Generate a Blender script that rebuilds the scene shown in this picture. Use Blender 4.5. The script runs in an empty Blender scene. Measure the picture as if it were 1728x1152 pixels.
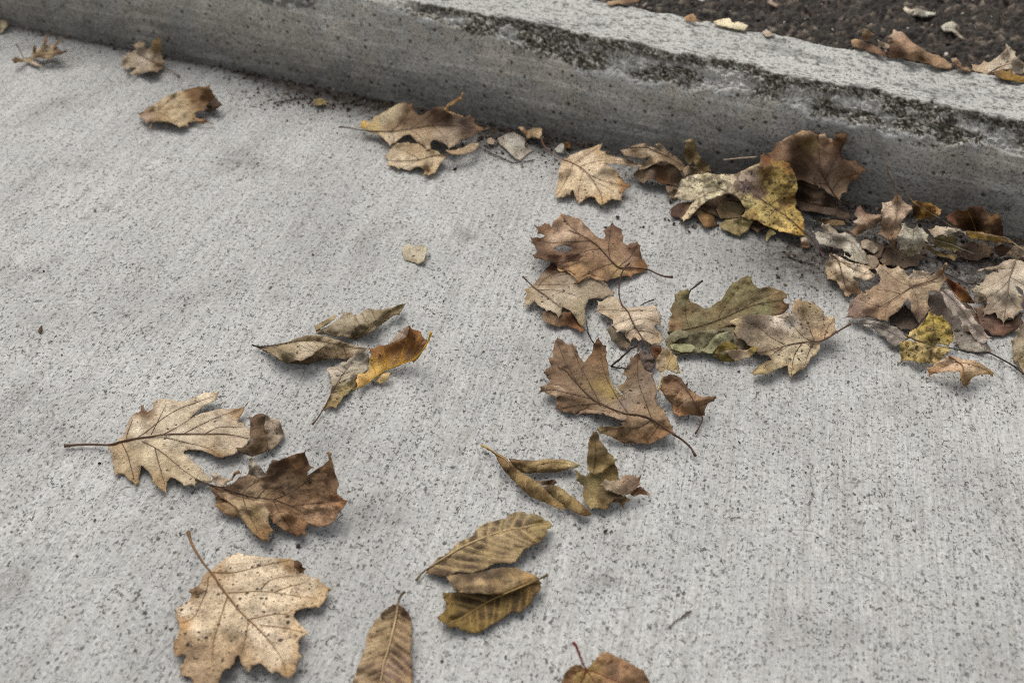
import bpy, math, random
import numpy as np
from mathutils import Vector
from mathutils.geometry import delaunay_2d_cdt

# ------------------------------------------------------------------ camera, sky, sun, exposure
FPX, PITCH, CAM_H = 1900.0, math.radians(38.0), 0.71       # focal length in photo pixels (1728 wide), tilt, lens height
S = bpy.context.scene
COL = S.collection
cd = bpy.data.cameras.new('camera')
cam = bpy.data.objects.new('camera', cd)
COL.objects.link(cam)
cam.location = (0, 0, CAM_H)
cam.rotation_euler = (math.pi / 2 - PITCH, 0, 0)
cd.sensor_width = 36.0
cd.lens = FPX / 1728 * 36.0
cd.clip_start, cd.clip_end = 0.02, 400.0
cd.dof.use_dof = True
cd.dof.focus_distance = 1.10
cd.dof.aperture_fstop = 5.6
S.camera = cam

SUN_EL, SUN_AZ = math.radians(60), math.radians(-24)        # azimuth measured from +Y towards +X
w = bpy.data.worlds.new('World')
S.world = w
w.use_nodes = True
nt = w.node_tree
bg = nt.nodes['Background']
sky = nt.nodes.new('ShaderNodeTexSky')
sky.sky_type = 'NISHITA'
sky.sun_disc = False
sky.sun_elevation = SUN_EL
sky.sun_rotation = SUN_AZ
sky.air_density = 1.0
sky.dust_density = 4.0
hs = nt.nodes.new('ShaderNodeHueSaturation')
hs.inputs['Saturation'].default_value = 0.30                # an overcast sky is close to grey
nt.links.new(sky.outputs[0], hs.inputs['Color'])
nt.links.new(hs.outputs[0], bg.inputs['Color'])
bg.inputs['Strength'].default_value = 0.142
sl = bpy.data.lights.new('sun', 'SUN')
sl.energy = 1.12
sl.angle = math.radians(52)
sl.color = (1.0, 0.97, 0.93)
sun = bpy.data.objects.new('sun', sl)
COL.objects.link(sun)
to_sun = Vector((math.sin(SUN_AZ) * math.cos(SUN_EL), math.cos(SUN_AZ) * math.cos(SUN_EL), math.sin(SUN_EL)))
sun.rotation_euler = to_sun.to_track_quat('Z', 'Y').to_euler()
sun.location = to_sun * 20
S.view_settings.view_transform = 'Standard'
S.view_settings.look = 'None'
S.view_settings.gamma = 1.0
S.view_settings.exposure = 0.12
S.render.engine = 'CYCLES'
S.cycles.use_denoising = False
S.cycles.max_bounces = 5
S.cycles.filter_width = 1.0                                  # a crisp lens

# ------------------------------------------------------------------ small maths
CAM = np.array([0.0, 0.0, CAM_H])
FW = np.array([0.0, math.cos(PITCH), -math.sin(PITCH)])
UP = np.array([0.0, math.sin(PITCH), math.cos(PITCH)])


def rays(u, v):
    u = np.asarray(u, float); v = np.asarray(v, float)
    return (np.stack([(u - 864) / FPX, 0 * u, 0 * u], -1) - ((v - 576) / FPX)[..., None] * UP + FW)


def at_height(u, v, h):
    d = rays(u, v)
    t = (np.asarray(h) - CAM_H) / d[..., 2]
    return CAM + d * t[..., None]


_rs = np.random.RandomState(7)
_TAB = _rs.rand(256, 256)
_TAB2 = _rs.rand(256, 256)
_TAB3 = _rs.rand(256, 256)


def vnoise(x, y):
    xi = np.floor(x).astype(int); yi = np.floor(y).astype(int)
    fx = x - xi; fy = y - yi
    fx = fx * fx * (3 - 2 * fx); fy = fy * fy * (3 - 2 * fy)
    g = lambda a, b: _TAB[a % 256, b % 256]
    return ((g(xi, yi) * (1 - fx) + g(xi + 1, yi) * fx) * (1 - fy) + (g(xi, yi + 1) * (1 - fx) + g(xi + 1, yi + 1) * fx) * fy)


def fbm(x, y, o=4):
    r = 0; a = 0.5; n = 0
    for i in range(o):
        r = r + a * vnoise(x + 17.3 * i, y + 5.1 * i); n += a
        x = x * 2.03; y = y * 2.03; a *= 0.5
    return r / n


def worley(x, y):
    """distance to the nearest seed and that seed's random number"""
    xi = np.floor(x).astype(int); yi = np.floor(y).astype(int)
    best = np.full(x.shape, 9.0); rid = np.zeros(x.shape); sec = np.full(x.shape, 9.0)
    for a in (-1, 0, 1):
        for b in (-1, 0, 1):
            cx = (xi + a) % 256; cy = (yi + b) % 256
            d = np.hypot(xi + a + _TAB[cx, cy] - x, yi + b + _TAB2[cx, cy] - y)
            m = d < best
            sec = np.where(m, best, np.minimum(sec, d))
            rid = np.where(m, _TAB3[cx, cy], rid)
            best = np.where(m, d, best)
    return best, rid, sec


def sstep(a, b, x):
    t = np.clip((x - a) / (b - a), 0, 1)
    return t * t * (3 - 2 * t)


def lin(hexs):
    c = np.array([int(hexs[i:i + 2], 16) for i in (0, 2, 4)]) / 255.0
    return np.where(c <= 0.04045, c / 12.92, ((c + 0.055) / 1.055) ** 2.4)


# ------------------------------------------------------------------ scene object helpers
def mesh_obj(name, verts, faces, mat, parent=None, colours=None, attrs=None, loc=None, smooth=True):
    v = np.asarray(verts, float)
    if loc is not None:
        v = v - np.asarray(loc)
    me = bpy.data.meshes.new(name)
    if isinstance(faces, np.ndarray):
        n, k = faces.shape
        me.vertices.add(len(v)); me.vertices.foreach_set('co', v.astype(np.float32).ravel())
        me.loops.add(n * k); me.loops.foreach_set('vertex_index', faces.astype(np.int32).ravel())
        me.polygons.add(n)
        me.polygons.foreach_set('loop_start', np.arange(0, n * k, k, dtype=np.int32))
        me.update(calc_edges=True)
    else:
        me.from_pydata(v.tolist(), [], faces)
    if smooth:
        me.polygons.foreach_set('use_smooth', np.ones(len(me.polygons), bool))
    if colours is not None:
        a = me.color_attributes.new('tint', 'FLOAT_COLOR', 'POINT')
        c = np.ones((len(v), 4), np.float32); c[:, :3] = colours
        a.data.foreach_set('color', c.ravel())
    for k_, val in (attrs or {}).items():
        a = me.attributes.new(k_, 'FLOAT', 'POINT')
        a.data.foreach_set('value', np.asarray(val, np.float32))
    me.materials.append(mat)
    me.validate()
    o = bpy.data.objects.new(name, me)
    COL.objects.link(o)
    if parent is not None:
        o.parent = parent
    elif loc is not None:
        o.location = loc
    return o


def tag(o, label=None, cat=None, group=None, kind=None):
    for k_, val in (('label', label), ('category', cat), ('group', group), ('kind', kind)):
        if val:
            o[k_] = val
    return o


class N:
    """a little wrapper that writes node trees"""
    def __init__(self, name):
        self.m = bpy.data.materials.new(name); self.m.use_nodes = True
        self.t = self.m.node_tree; self.b = self.t.nodes['Principled BSDF']; self.o = self.t.nodes['Material Output']

    def n(self, typ, ins=None, **props):
        x = self.t.nodes.new('ShaderNode' + typ)
        for k_, val in props.items():
            setattr(x, k_, val)
        for k_, val in (ins or {}).items():
            self.put(x.inputs[k_], val)
        return x

    def put(self, sock, val):
        if isinstance(val, bpy.types.NodeSocket):
            self.t.links.new(val, sock)
        else:
            sock.default_value = val

    def math(self, op, a, b=0.0, c=0.0):
        x = self.n('Math', operation=op)
        for i, val in enumerate((a, b, c)):
            self.put(x.inputs[i], val)
        return x.outputs[0]

    def mix(self, fac, a, b, mode='MIX'):
        x = self.n('Mix', data_type='RGBA', blend_type=mode)
        self.put(x.inputs[0], fac); self.put(x.inputs[6], a); self.put(x.inputs[7], b)
        return x.outputs[2]

    def noise(self, vec, scale, detail=2.0, rough=0.5, dist=0.0):
        return self.n('TexNoise', {'Vector': vec, 'Scale': scale, 'Detail': detail, 'Roughness': rough, 'Distortion': dist}).outputs[0]

    def voro(self, vec, scale, feature='F1', rnd=1.0):
        return self.n('TexVoronoi', {'Vector': vec, 'Scale': scale, 'Randomness': rnd}, feature=feature)

    def range(self, x, a, b, c=0.0, d=1.0):
        return self.n('MapRange', {'Value': x, 'From Min': a, 'From Max': b, 'To Min': c, 'To Max': d}).outputs[0]

    def bump(self, h, dist, strength=1.0, normal=None):
        x = self.n('Bump', {'Height': h, 'Distance': dist, 'Strength': strength})
        if normal is not None:
            self.put(x.inputs['Normal'], normal)
        return x.outputs[0]

    def mapping(self, vec, rot=(0, 0, 0), scale=(1, 1, 1)):
        return self.n('Mapping', {'Vector': vec, 'Rotation': rot, 'Scale': scale}).outputs[0]

# ------------------------------------------------------------------ materials of the setting
KA = at_height(0, 38, 0.0)                                   # two points on the foot of the kerb
KB = at_height(1728, 405, 0.0)
KD = (KB - KA) / np.linalg.norm(KB - KA)
KN = np.array([-KD[1], KD[0], 0.0])
KLEN = float(np.linalg.norm(KB - KA))
KANG = math.atan2(KD[1], KD[0])
ROAD_Z = 0.112
TOP_W = 0.128


def kerb_bulge(s):
    t = np.clip((s - KLEN / 2) / (KLEN / 2), -1.5, 1.5)
    return 0.009 * (1 - t * t)


def kerb_top(s):
    return 0.143 - 0.011 * sstep(0.75, KLEN, s)


def kerb_so(p):
    q = p - KA
    s = q @ KD
    return s, q @ KN - kerb_bulge(s)


def kerb_pt(s, off, z):
    s = np.asarray(s, float)
    return KA + s[..., None] * KD + (np.asarray(off) + kerb_bulge(s))[..., None] * KN + np.asarray(z)[..., None] * np.array([0, 0, 1.0])


def pits(k, vec, scale, size, keep):
    """small irregular pits: 1 inside, 0 outside"""
    wob = k.n('TexNoise', {'Vector': vec, 'Scale': scale * 2.2, 'Detail': 2.0}).outputs['Color']
    v2 = k.n('VectorMath', {0: wob, 1: (0.9 / scale, 0.9 / scale, 0.9 / scale)}, operation='MULTIPLY').outputs[0]
    v3 = k.n('VectorMath', {0: vec, 1: v2}, operation='ADD').outputs[0]
    vo = k.voro(v3, scale)
    sep = k.n('SeparateColor', {0: vo.outputs['Color']})
    r = k.math('MULTIPLY', k.math('SUBTRACT', sep.outputs[0], 1 - keep), size / max(keep, 0.01))
    return k.math('MULTIPLY', k.range(k.math('SUBTRACT', r, vo.outputs['Distance']), -0.03, 0.06), 1.0)


def concrete_material(name, use_tint, broom, pit_amount=1.0):
    k = N(name)
    pos = k.n('TexCoord').outputs['Object']
    rot = k.mapping(pos, rot=(0, 0, math.radians(13.0) if broom else -KANG))   # y runs along the broom strokes, or x along the kerb
    big = k.noise(pos, 3.0, 4.0, 0.6)
    mid = k.noise(pos, 22.0, 5.0, 0.65)
    fine = k.noise(pos, 260.0, 4.0, 0.7)
    vfine = k.noise(pos, 900.0, 2.0, 0.6)
    stre = k.noise(k.mapping(rot, scale=(420, 14, 60)), 1.0, 3.0, 0.6)
    stre2 = k.noise(k.mapping(rot, scale=(120, 6.0, 20)), 1.0, 3.0, 0.55)
    if use_tint:
        base = k.n('Attribute', attribute_name='tint').outputs['Color']
    else:
        base = k.mix(k.range(big, 0.3, 0.7), (0.490, 0.492, 0.476, 1), (0.575, 0.574, 0.552, 1))
    c = k.mix(k.range(mid, 0.25, 0.75), base, k.mix(1.0, base, (1.13, 1.12, 1.10, 1), 'MULTIPLY'))
    c = k.mix(k.range(fine, 0.32, 0.72), k.mix(1.0, c, (0.73, 0.72, 0.70, 1), 'MULTIPLY'), k.mix(1.0, c, (1.21, 1.21, 1.20, 1), 'MULTIPLY'))
    c = k.mix(k.range(vfine, 0.3, 0.7, 0.0, 0.35), c, k.mix(1.0, c, (0.66, 0.65, 0.63, 1), 'MULTIPLY'))
    if broom:
        c = k.mix(k.range(stre, 0.40, 0.66, 0.0, 0.55), c, k.mix(1.0, c, (0.70, 0.69, 0.67, 1), 'MULTIPLY'))
        c = k.mix(k.range(stre2, 0.46, 0.66, 0.0, 0.55), c, k.mix(1.0, c, (0.78, 0.765, 0.74, 1), 'MULTIPLY'))
        blot = k.noise(pos, 9.0, 6.0, 0.7, 0.6)
        c = k.mix(k.range(blot, 0.54, 0.76, 0.0, 0.55), c, (0.235, 0.225, 0.205, 1))
        sp = k.noise(pos, 36.0, 4.0, 0.75, 0.3)
        c = k.mix(k.range(sp, 0.63, 0.72, 0.0, 0.6), c, (0.17, 0.165, 0.155, 1))
        blot2 = k.noise(k.mapping(rot, scale=(5.0, 1.6, 5.0)), 1.0, 5.0, 0.65, 0.5)
        c = k.mix(k.range(blot2, 0.50, 0.72, 0.0, 0.42), c, (0.270, 0.262, 0.245, 1))
        # hairline cracks, only in places
        wv = k.n('VectorMath', {0: pos, 1: k.n('VectorMath', {0: k.n('TexNoise', {'Vector': pos, 'Scale': 14.0, 'Detail': 5.0}).outputs['Color'], 1: (0.06,) * 3}, operation='MULTIPLY').outputs[0]}, operation='ADD').outputs[0]
        hair = k.range(k.voro(wv, 2.6, 'DISTANCE_TO_EDGE').outputs['Distance'], 0.0, 0.0035, 1.0, 0.0)
        hair = k.math('MULTIPLY', hair, k.range(k.noise(pos, 5.0, 2.0), 0.52, 0.62))
        c = k.mix(k.math('MULTIPLY', hair, 0.55), c, (0.10, 0.095, 0.085, 1))
        st = k.n('Attribute', attribute_name='stain').outputs['Fac']
        st = k.math('MULTIPLY', st, k.range(k.noise(pos, 120.0, 5.0, 0.8), 0.30, 0.62, 0.15, 1.0))
        c = k.mix(st, c, (0.150, 0.142, 0.128, 1))
        # dirt that has washed against the foot of the kerb
        dd = k.n('Attribute', attribute_name='dirt').outputs['Fac']
        dn = k.math('MULTIPLY', dd, k.range(k.noise(pos, 95.0, 5.0, 0.8), 0.26, 0.56, 0.50, 1.0))
        c = k.mix(dn, c, (0.075, 0.063, 0.053, 1))
    flat = k.mapping(rot, scale=(1.0, 0.72, 1.0))
    dens = k.range(k.noise(pos, 14.0, 3.0, 0.6), 0.35, 0.65, 0.45, 1.0)
    dens2 = k.range(k.noise(pos, 30.0, 4.0, 0.7), 0.36, 0.60, 0.25, 1.0)
    p1 = k.math('MULTIPLY', pits(k, flat, 225.0, 0.36, 0.44), dens2)
    p2 = k.math('MULTIPLY', pits(k, flat, 400.0, 0.50, 0.55), k.math('MULTIPLY', dens, dens2))
    p3 = k.math('MULTIPLY', pits(k, flat, 80.0, 0.15, 0.22), dens)
    # short worm-like voids where the fines have washed out
    wn = k.noise(flat, 150.0, 1.5, 0.5, 0.5)
    worm = k.range(k.math('ABSOLUTE', k.math('SUBTRACT', wn, 0.5)), 0.006, 0.022, 1.0, 0.0)
    worm = k.math('MULTIPLY', worm, k.range(k.noise(flat, 230.0, 2.0, 0.6), 0.53, 0.60))
    p = k.math('MAXIMUM', k.math('MAXIMUM', p1, k.math('MULTIPLY', p2, 0.85)), k.math('MAXIMUM', p3, k.math('MULTIPLY', worm, 0.9)))
    p = k.math('MULTIPLY', p, pit_amount)
    c = k.mix(k.math('MULTIPLY', p, 0.86), c, (0.040, 0.035, 0.028, 1))
    h = k.math('ADD', k.math('MULTIPLY', fine, 0.35), k.math('MULTIPLY', mid, 1.2))
    if broom:
        h = k.math('ADD', h, k.math('MULTIPLY', stre, 0.75))
    h = k.math('SUBTRACT', h, k.math('MULTIPLY', p, 0.8))
    k.put(k.b.inputs['Base Color'], c)
    k.b.inputs['Roughness'].default_value = 0.9
    k.b.inputs['Specular IOR Level'].default_value = 0.25
    k.put(k.b.inputs['Normal'], k.bump(h, 0.0016, 0.9))
    return k.m


def tint_material(name, rough=0.8, noise_scale=500.0, amount=0.35, bump=0.0006):
    k = N(name)
    pos = k.n('TexCoord').outputs['Object']
    base = k.n('Attribute', attribute_name='tint').outputs['Color']
    n1 = k.noise(pos, noise_scale, 4.0, 0.7)
    c = k.mix(k.range(n1, 0.3, 0.7), k.mix(1.0, base, (1 - amount,) * 3 + (1,), 'MULTIPLY'), k.mix(1.0, base, (1 + amount,) * 3 + (1,), 'MULTIPLY'))
    k.put(k.b.inputs['Base Color'], c)
    k.b.inputs['Roughness'].default_value = rough
    k.b.inputs['Specular IOR Level'].default_value = 0.3
    k.put(k.b.inputs['Normal'], k.bump(n1, bump, 0.8))
    return k.m


def leaf_material():
    k = N('dry_leaf')
    pos = k.n('TexCoord').outputs['Object']
    oi = k.n('ObjectInfo')
    off = k.n('VectorMath', {0: oi.outputs['Random'], 1: (7.0, 3.0, 5.0)}, operation='MULTIPLY').outputs[0]
    pos = k.n('VectorMath', {0: pos, 1: off}, operation='ADD').outputs[0]
    base = k.n('Attribute', attribute_name='tint').outputs['Color']
    speck = k.n('Attribute', attribute_name='speck').outputs['Fac']
    n1 = k.noise(pos, 60.0, 5.0, 0.7, 0.6)
    n2 = k.noise(pos, 300.0, 5.0, 0.75)
    n3 = k.noise(pos, 1100.0, 2.0, 0.6)
    mul = lambda a, r, g, b: k.mix(1.0, a, (r, g, b, 1), 'MULTIPLY')
    c = k.mix(k.range(n1, 0.32, 0.66), mul(base, 0.80, 0.76, 0.71), mul(base, 1.34, 1.34, 1.33))
    c = k.mix(k.range(n2, 0.32, 0.68), mul(c, 0.86, 0.84, 0.82), mul(c, 1.20, 1.20, 1.19))
    c = k.mix(k.range(n3, 0.35, 0.65, 0.0, 0.22), c, mul(c, 0.62, 0.59, 0.55))
    # fine net of the smallest veins
    wob = k.n('TexNoise', {'Vector': pos, 'Scale': 180.0, 'Detail': 2.0}).outputs['Color']
    wv = k.n('VectorMath', {0: pos, 1: k.n('VectorMath', {0: wob, 1: (0.003,) * 3}, operation='MULTIPLY').outputs[0]}, operation='ADD').outputs[0]
    net = k.voro(wv, 250.0, 'DISTANCE_TO_EDGE').outputs['Distance']
    netm = k.range(net, 0.0, 0.10, 1.0, 0.0)
    c = k.mix(k.math('MULTIPLY', netm, 0.10), c, mul(c, 0.5, 0.44, 0.38))
    # dark rot specks: more of them and larger where 'speck' is high
    def dots(scale, big):
        vo = k.voro(wv, scale)
        sep = k.n('SeparateColor', {0: vo.outputs['Color']})
        has = k.math('GREATER_THAN', sep.outputs[0], k.math('SUBTRACT', 1.0, k.math('MULTIPLY', speck, 0.9)))
        rad = k.math('MULTIPLY_ADD', sep.outputs[1], big, 0.10)
        return k.math('MULTIPLY', has, k.range(k.math('SUBTRACT', rad, vo.outputs['Distance']), -0.03, 0.07))
    sm = k.math('MAXIMUM', dots(170.0, 0.22), k.math('MULTIPLY', dots(380.0, 0.30), 0.8))
    c = k.mix(k.math('MULTIPLY', sm, 0.88), c, (0.030, 0.021, 0.014, 1))
    h = k.math('ADD', k.math('ADD', k.math('MULTIPLY', n2, 0.45), k.math('MULTIPLY', n1, 2.6)), k.math('MULTIPLY', netm, -0.16))
    k.put(k.b.inputs['Base Color'], c)
    k.b.inputs['Roughness'].default_value = 0.72
    k.b.inputs['Specular IOR Level'].default_value = 0.25
    bn = k.bump(h, 0.0020, 0.9)
    k.put(k.b.inputs['Normal'], bn)
    tr = k.n('BsdfTranslucent', {'Color': mul(c, 1.0, 0.86, 0.68), 'Normal': bn})
    mx = k.n('MixShader', {0: 0.10, 1: k.b.outputs[0], 2: tr.outputs[0]})
    k.t.links.new(mx.outputs[0], k.o.inputs['Surface'])
    return k.m


M_PAVE = concrete_material('broomed_concrete', False, True)
M_KERB = concrete_material('kerb_concrete', True, False, 0.8)
M_LEAF = leaf_material()
M_STALK = tint_material('leaf_stalk', 0.7, 900.0, 0.3)
M_BITS = tint_material('litter_bits', 0.85, 700.0, 0.3)
M_ROAD = tint_material('old_asphalt', 0.75, 420.0, 0.45, 0.0015)


def axis(lo, hi, step, far, ratio=1.35):
    core = np.arange(lo, hi + step / 2, step)
    out = []; d = step * 2; x = hi
    while x < far:
        x += d; d *= ratio; out.append(x)
    neg = []; d = step * 2; x = lo
    while x > -far:
        x -= d; d *= ratio; neg.append(x)
    return np.concatenate([neg[::-1], core, out])


def grid_faces(nr, nc):
    i = np.arange(nr * nc).reshape(nr, nc)
    return np.stack([i[:-1, :-1].ravel(), i[:-1, 1:].ravel(), i[1:, 1:].ravel(), i[1:, :-1].ravel()], -1)


# ---- pavement: one sheet, slightly uneven, reaching far beyond the frame
xs = axis(-1.3, 1.1, 0.008, 150.0); ys = axis(0.3, 2.3, 0.008, 150.0)
X, Y = np.meshgrid(xs, ys)
P = np.stack([X, Y, 0 * X], -1)
near = np.exp(-((X / 2.5) ** 2 + ((Y - 1.2) / 2.5) ** 2) ** 3)
P[..., 2] = ((fbm(X * 9, Y * 9, 3) - 0.5) * 0.0022 + (fbm(X * 60, Y * 60, 2) - 0.5) * 0.0006 - 0.0006) * near
s_, o_ = kerb_so(P)
edge = -o_
reach = 0.010 + 0.030 * sstep(0.42, 0.6, s_) * (1 - sstep(0.95, 1.1, s_)) + 0.050 * sstep(1.05, 1.2, s_)
dirt = np.exp(-(np.clip(edge, 0, 9) / (reach * (0.6 + 0.9 * fbm(s_ * 9, edge * 9 + 3, 3)))) ** 1.5) * 1.6
# the pocket where the leaves have banked up is dirty further out
gx, gy, _ = at_height(1560, 430, 0.0)
dirt = np.maximum(dirt, 1.6 * np.exp(-(((X - gx) / 0.20) ** 2 + ((Y - gy) / 0.085) ** 2) ** 1.5))
gx, gy, _ = at_height(880, 225, 0.0)
dirt = np.maximum(dirt, 1.1 * np.exp(-(((X - gx) / 0.13) ** 2 + ((Y - gy) / 0.05) ** 2)))
dirt = np.clip(dirt, 0, 1) * (edge > -0.2)
stain = np.zeros(X.shape)
for cu, cv, ru, rv, am in ((400, 265, 0.030, 0.020, 0.55), (1015, 972, 0.016, 0.006, 0.95), (788, 392, 0.014, 0.008, 0.75), (25, 462, 0.030, 0.012, 0.5), (60, 690, 0.050, 0.030, 0.45), (150, 367, 0.006, 0.004, 0.9),
                           (20, 985, 0.022, 0.016, 0.6), (120, 740, 0.035, 0.015, 0.4), (560, 745, 0.018, 0.010, 0.5), (560, 160, 0.060, 0.02, 0.4), (1360, 740, 0.025, 0.02, 0.35), (1520, 700, 0.03, 0.02, 0.3), (640, 865, 0.014, 0.010, 0.6),
                           (1215, 655, 0.02, 0.012, 0.4), (95, 437, 0.007, 0.004, 0.9), (1420, 1085, 0.02, 0.012, 0.4), (260, 520, 0.05, 0.03, 0.3), (1650, 830, 0.05, 0.04, 0.25), (850, 620, 0.05, 0.03, 0.2), (330, 1000, 0.05, 0.03, 0.25)):
    gx, gy, _ = at_height(cu, cv, 0.0)
    wx = (fbm(X * 40, Y * 40, 2) - 0.5) * 2.2 * ru; wy = (fbm(X * 40 + 9, Y * 40, 2) - 0.5) * 2.2 * ru
    stain = np.maximum(stain, am * np.exp(-(((X - gx + wx) / ru) ** 2 + ((Y - gy + wy) / (rv * 1.6)) ** 2)))
tag(mesh_obj('pavement', P.reshape(-1, 3), grid_faces(*X.shape), M_PAVE, attrs={'dirt': dirt.ravel(), 'stain': stain.ravel()}), kind='structure')

# ---- kerb: cast concrete with a worn, broken front arris
ss = axis(-0.25, 1.80, 0.0017, 40.0, 1.5)
RF = 0.008                                                    # radius of the arris
prof = []                                                     # (part, a, b): face heights as a share, arris angle, top offset
for z in np.arange(-0.03, 1.0, 0.0112):
    prof.append((0, z, 0))
for a in np.linspace(0, math.pi / 2, 7)[1:-1]:
    prof.append((1, a, 0))
for o in np.concatenate([np.arange(0, 0.036, 0.0016), np.arange(0.036, TOP_W - 0.008, 0.004)]):
    prof.append((2, o, 0))
for a in np.linspace(0, math.pi / 2, 5)[1:]:
    prof.append((3, a, 0))
prof.append((4, 0.02, 0)); prof.append((4, 0.06, 0))
nS, nP = len(ss), len(prof)
OFF = np.zeros((nS, nP)); Z = np.zeros((nS, nP)); ARC = np.zeros((nS, nP)); NO = np.zeros((nS, nP)); NZ = np.zeros((nS, nP))
zt = kerb_top(ss)
for j, (kind, a, _) in enumerate(prof):
    if kind == 0:
        Z[:, j] = a * (zt - RF); OFF[:, j] = 0.006 * a; NO[:, j] = -1
    elif kind == 1:
        Z[:, j] = zt - RF + RF * math.sin(a); OFF[:, j] = 0.006 + RF - RF * math.cos(a); NO[:, j] = -math.cos(a); NZ[:, j] = math.sin(a)
    elif kind == 2:
        Z[:, j] = zt; OFF[:, j] = 0.006 + RF + a; NZ[:, j] = 1
    elif kind == 3:
        Z[:, j] = zt - 0.006 + 0.006 * math.cos(a); OFF[:, j] = 0.006 + TOP_W - 0.006 + 0.006 * math.sin(a); NZ[:, j] = math.cos(a); NO[:, j] = math.sin(a)
    else:
        Z[:, j] = zt - 0.006 - a; OFF[:, j] = 0.006 + TOP_W; NO[:, j] = 1
SS = np.repeat(ss[:, None], nP, 1)
down = zt[:, None] - Z                                        # distance below the top (face side)
back = OFF - 0.006                                            # distance behind the face
mid_ = int(np.argmin(np.abs(ss - 1.0)))
run = np.concatenate([[0], np.cumsum(np.hypot(np.diff(OFF[mid_]), np.diff(Z[mid_])))])
corner = [j for j, q_ in enumerate(prof) if q_[0] == 1]
arc = np.repeat((run - run[corner[len(corner) // 2]])[None], nS, 0)   # length along the section from the arris: negative on the face
nearm = sstep(-0.6, -0.2, SS) * (1 - sstep(1.75, 2.2, SS))
W1, R1, W1b = worley(SS * 210, (arc + 1) * 210)
W2, R2, _ = worley(SS * 95 + 40, (arc + 1) * 95)
N1 = fbm(SS * 22, (arc + 1) * 22, 4); N2 = fbm(SS * 130, (arc + 1) * 130, 3); N3 = fbm(SS * 420, (arc + 1) * 420, 2)
# the broken band: the arris is cut back to a ragged slope of exposed stones
on = sstep(0.695, 0.77, SS + 0.05 * (N1 - 0.5)) * (1 - sstep(2.2, 2.4, SS))
low = 0.036 + 0.020 * (fbm(ss * 9, ss * 0 + 2.5, 4) - 0.5) + 0.020 * (fbm(ss * 45, ss * 0 + 8, 3) - 0.5)
vary = (0.72 + 0.6 * fbm(ss * 7 + 2, ss * 0 + 12.5, 2))[:, None]
low = low[:, None] * vary * (0.35 + 0.65 * sstep(0.72, 1.0, SS))
topb = (0.018 + 0.026 * (fbm(ss * 12, ss * 0 + 6.5, 3) - 0.5) + 0.016 * (fbm(ss * 60, ss * 0 + 9.5, 3) - 0.5))[:, None]
topb = np.maximum(topb * (0.4 + 0.6 * vary), 0.004)
d_in = np.where(arc < 0, low + arc, topb - arc) + 0.010 * (N2 - 0.5)
chip = on * sstep(0.0, 0.0045, d_in)
tau = np.clip((arc + low) / (low + topb), 0, 1)
CO = 0.006 + tau * topb; CZ = zt[:, None] - low * (1 - tau)   # the slope between the two broken edges
cl = np.hypot(low, topb); CNO, CNZ = -low / cl, topb / cl
bite = 0.75 + 0.35 * (N1 - 0.5)
fl = np.exp(-((SS - 0.50) / 0.13) ** 2) * np.exp(-((arc + 0.016 + 0.010 * np.sin(SS * 26)) / 0.013) ** 2)
chip2 = sstep(0.45, 0.6, fl + 0.6 * (N1 - 0.5)) * (1 - chip)
mixw = np.clip(chip * bite * nearm, 0, 1)
OFF2 = OFF * (1 - mixw) + CO * mixw; Z2 = Z * (1 - mixw) + CZ * mixw
W3, R3, W3b = worley(SS * 330, (arc + 1) * 330)
peb = chip * ((0.5 - W1) * 0.0046 + (0.5 - W2) * 0.0066 + (0.5 - W3) * 0.0018 + (N2 - 0.5) * 0.0050) * sstep(0.0, 0.009, d_in) - chip * 0.0060 * sstep(0.0, 0.016, d_in)
plain = (1 - chip) * ((N1 - 0.5) * 0.0016 + (N2 - 0.5) * 0.0009 + (N3 - 0.5) * 0.0009) - chip2 * 0.0035 * (0.5 + N1)
rim = on * (1 - chip) * np.exp(-(np.minimum(d_in, 0) / 0.003) ** 2) * 0.0016 * (N2 - 0.2)
AH0, AR0, _ = worley(SS * 52 + 3, (arc + 1) * 52)
plain = plain - (1 - chip) * (AR0 > 0.62) * sstep(0.13, 0.05, AH0 * (0.6 + 0.8 * N2)) * 0.0025 * (arc < -0.01)
disp = (peb + plain + rim) * nearm
disp = disp - np.where(back > TOP_W - 0.02, (fbm(SS * 40, SS * 0 + 4, 3) - 0.5) * 0.006, 0) * nearm
mo = NO * (1 - chip) + chip * CNO; mz = NZ * (1 - chip) + chip * CNZ
PK = kerb_pt(SS, OFF2 + disp * mo, Z2 + disp * mz)
BH_, BR_, _ = worley(SS * 110 + 11, (arc + 1) * 170)
top_c = lin('b8b8b2'); face_c = lin('b9b6af')
up_ = sstep(-0.006, 0.008, arc)[..., None]
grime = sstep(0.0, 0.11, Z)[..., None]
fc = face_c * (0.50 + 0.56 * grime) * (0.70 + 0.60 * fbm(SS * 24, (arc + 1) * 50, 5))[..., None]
fc = fc * np.where((N1 > 0.5)[..., None], 1.0, np.array([1.02, 0.99, 0.95]))
strk = sstep(0.50, 0.72, fbm(SS * 14 + 3, (arc + 1) * 120, 4))[..., None]
fc = fc * (1 - 0.16 * strk)
run_ = sstep(0.50, 0.74, fbm(SS * 38 + 4, (arc + 1) * 5, 3)) * sstep(0.35, 0.6, fbm(SS * 5 + 7, SS * 0 + 2, 2))
fc = fc * (1 - 0.24 * run_[..., None])
scuf = sstep(0.58, 0.70, fbm(SS * 10 + 1, (arc + 1) * 230, 4))[..., None]
fc = fc * (1 + 0.28 * scuf)
AH, AR, _ = worley(SS * 52 + 3, (arc + 1) * 52)
hole = ((AR > 0.62) * sstep(0.13, 0.07, AH * (0.6 + 0.8 * N2)))[..., None] * (arc < -0.01)[..., None]
fc = fc * (1 - 0.72 * hole)
BH, BR, _ = worley(SS * 150 + 31, (arc + 1) * 150)
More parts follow.
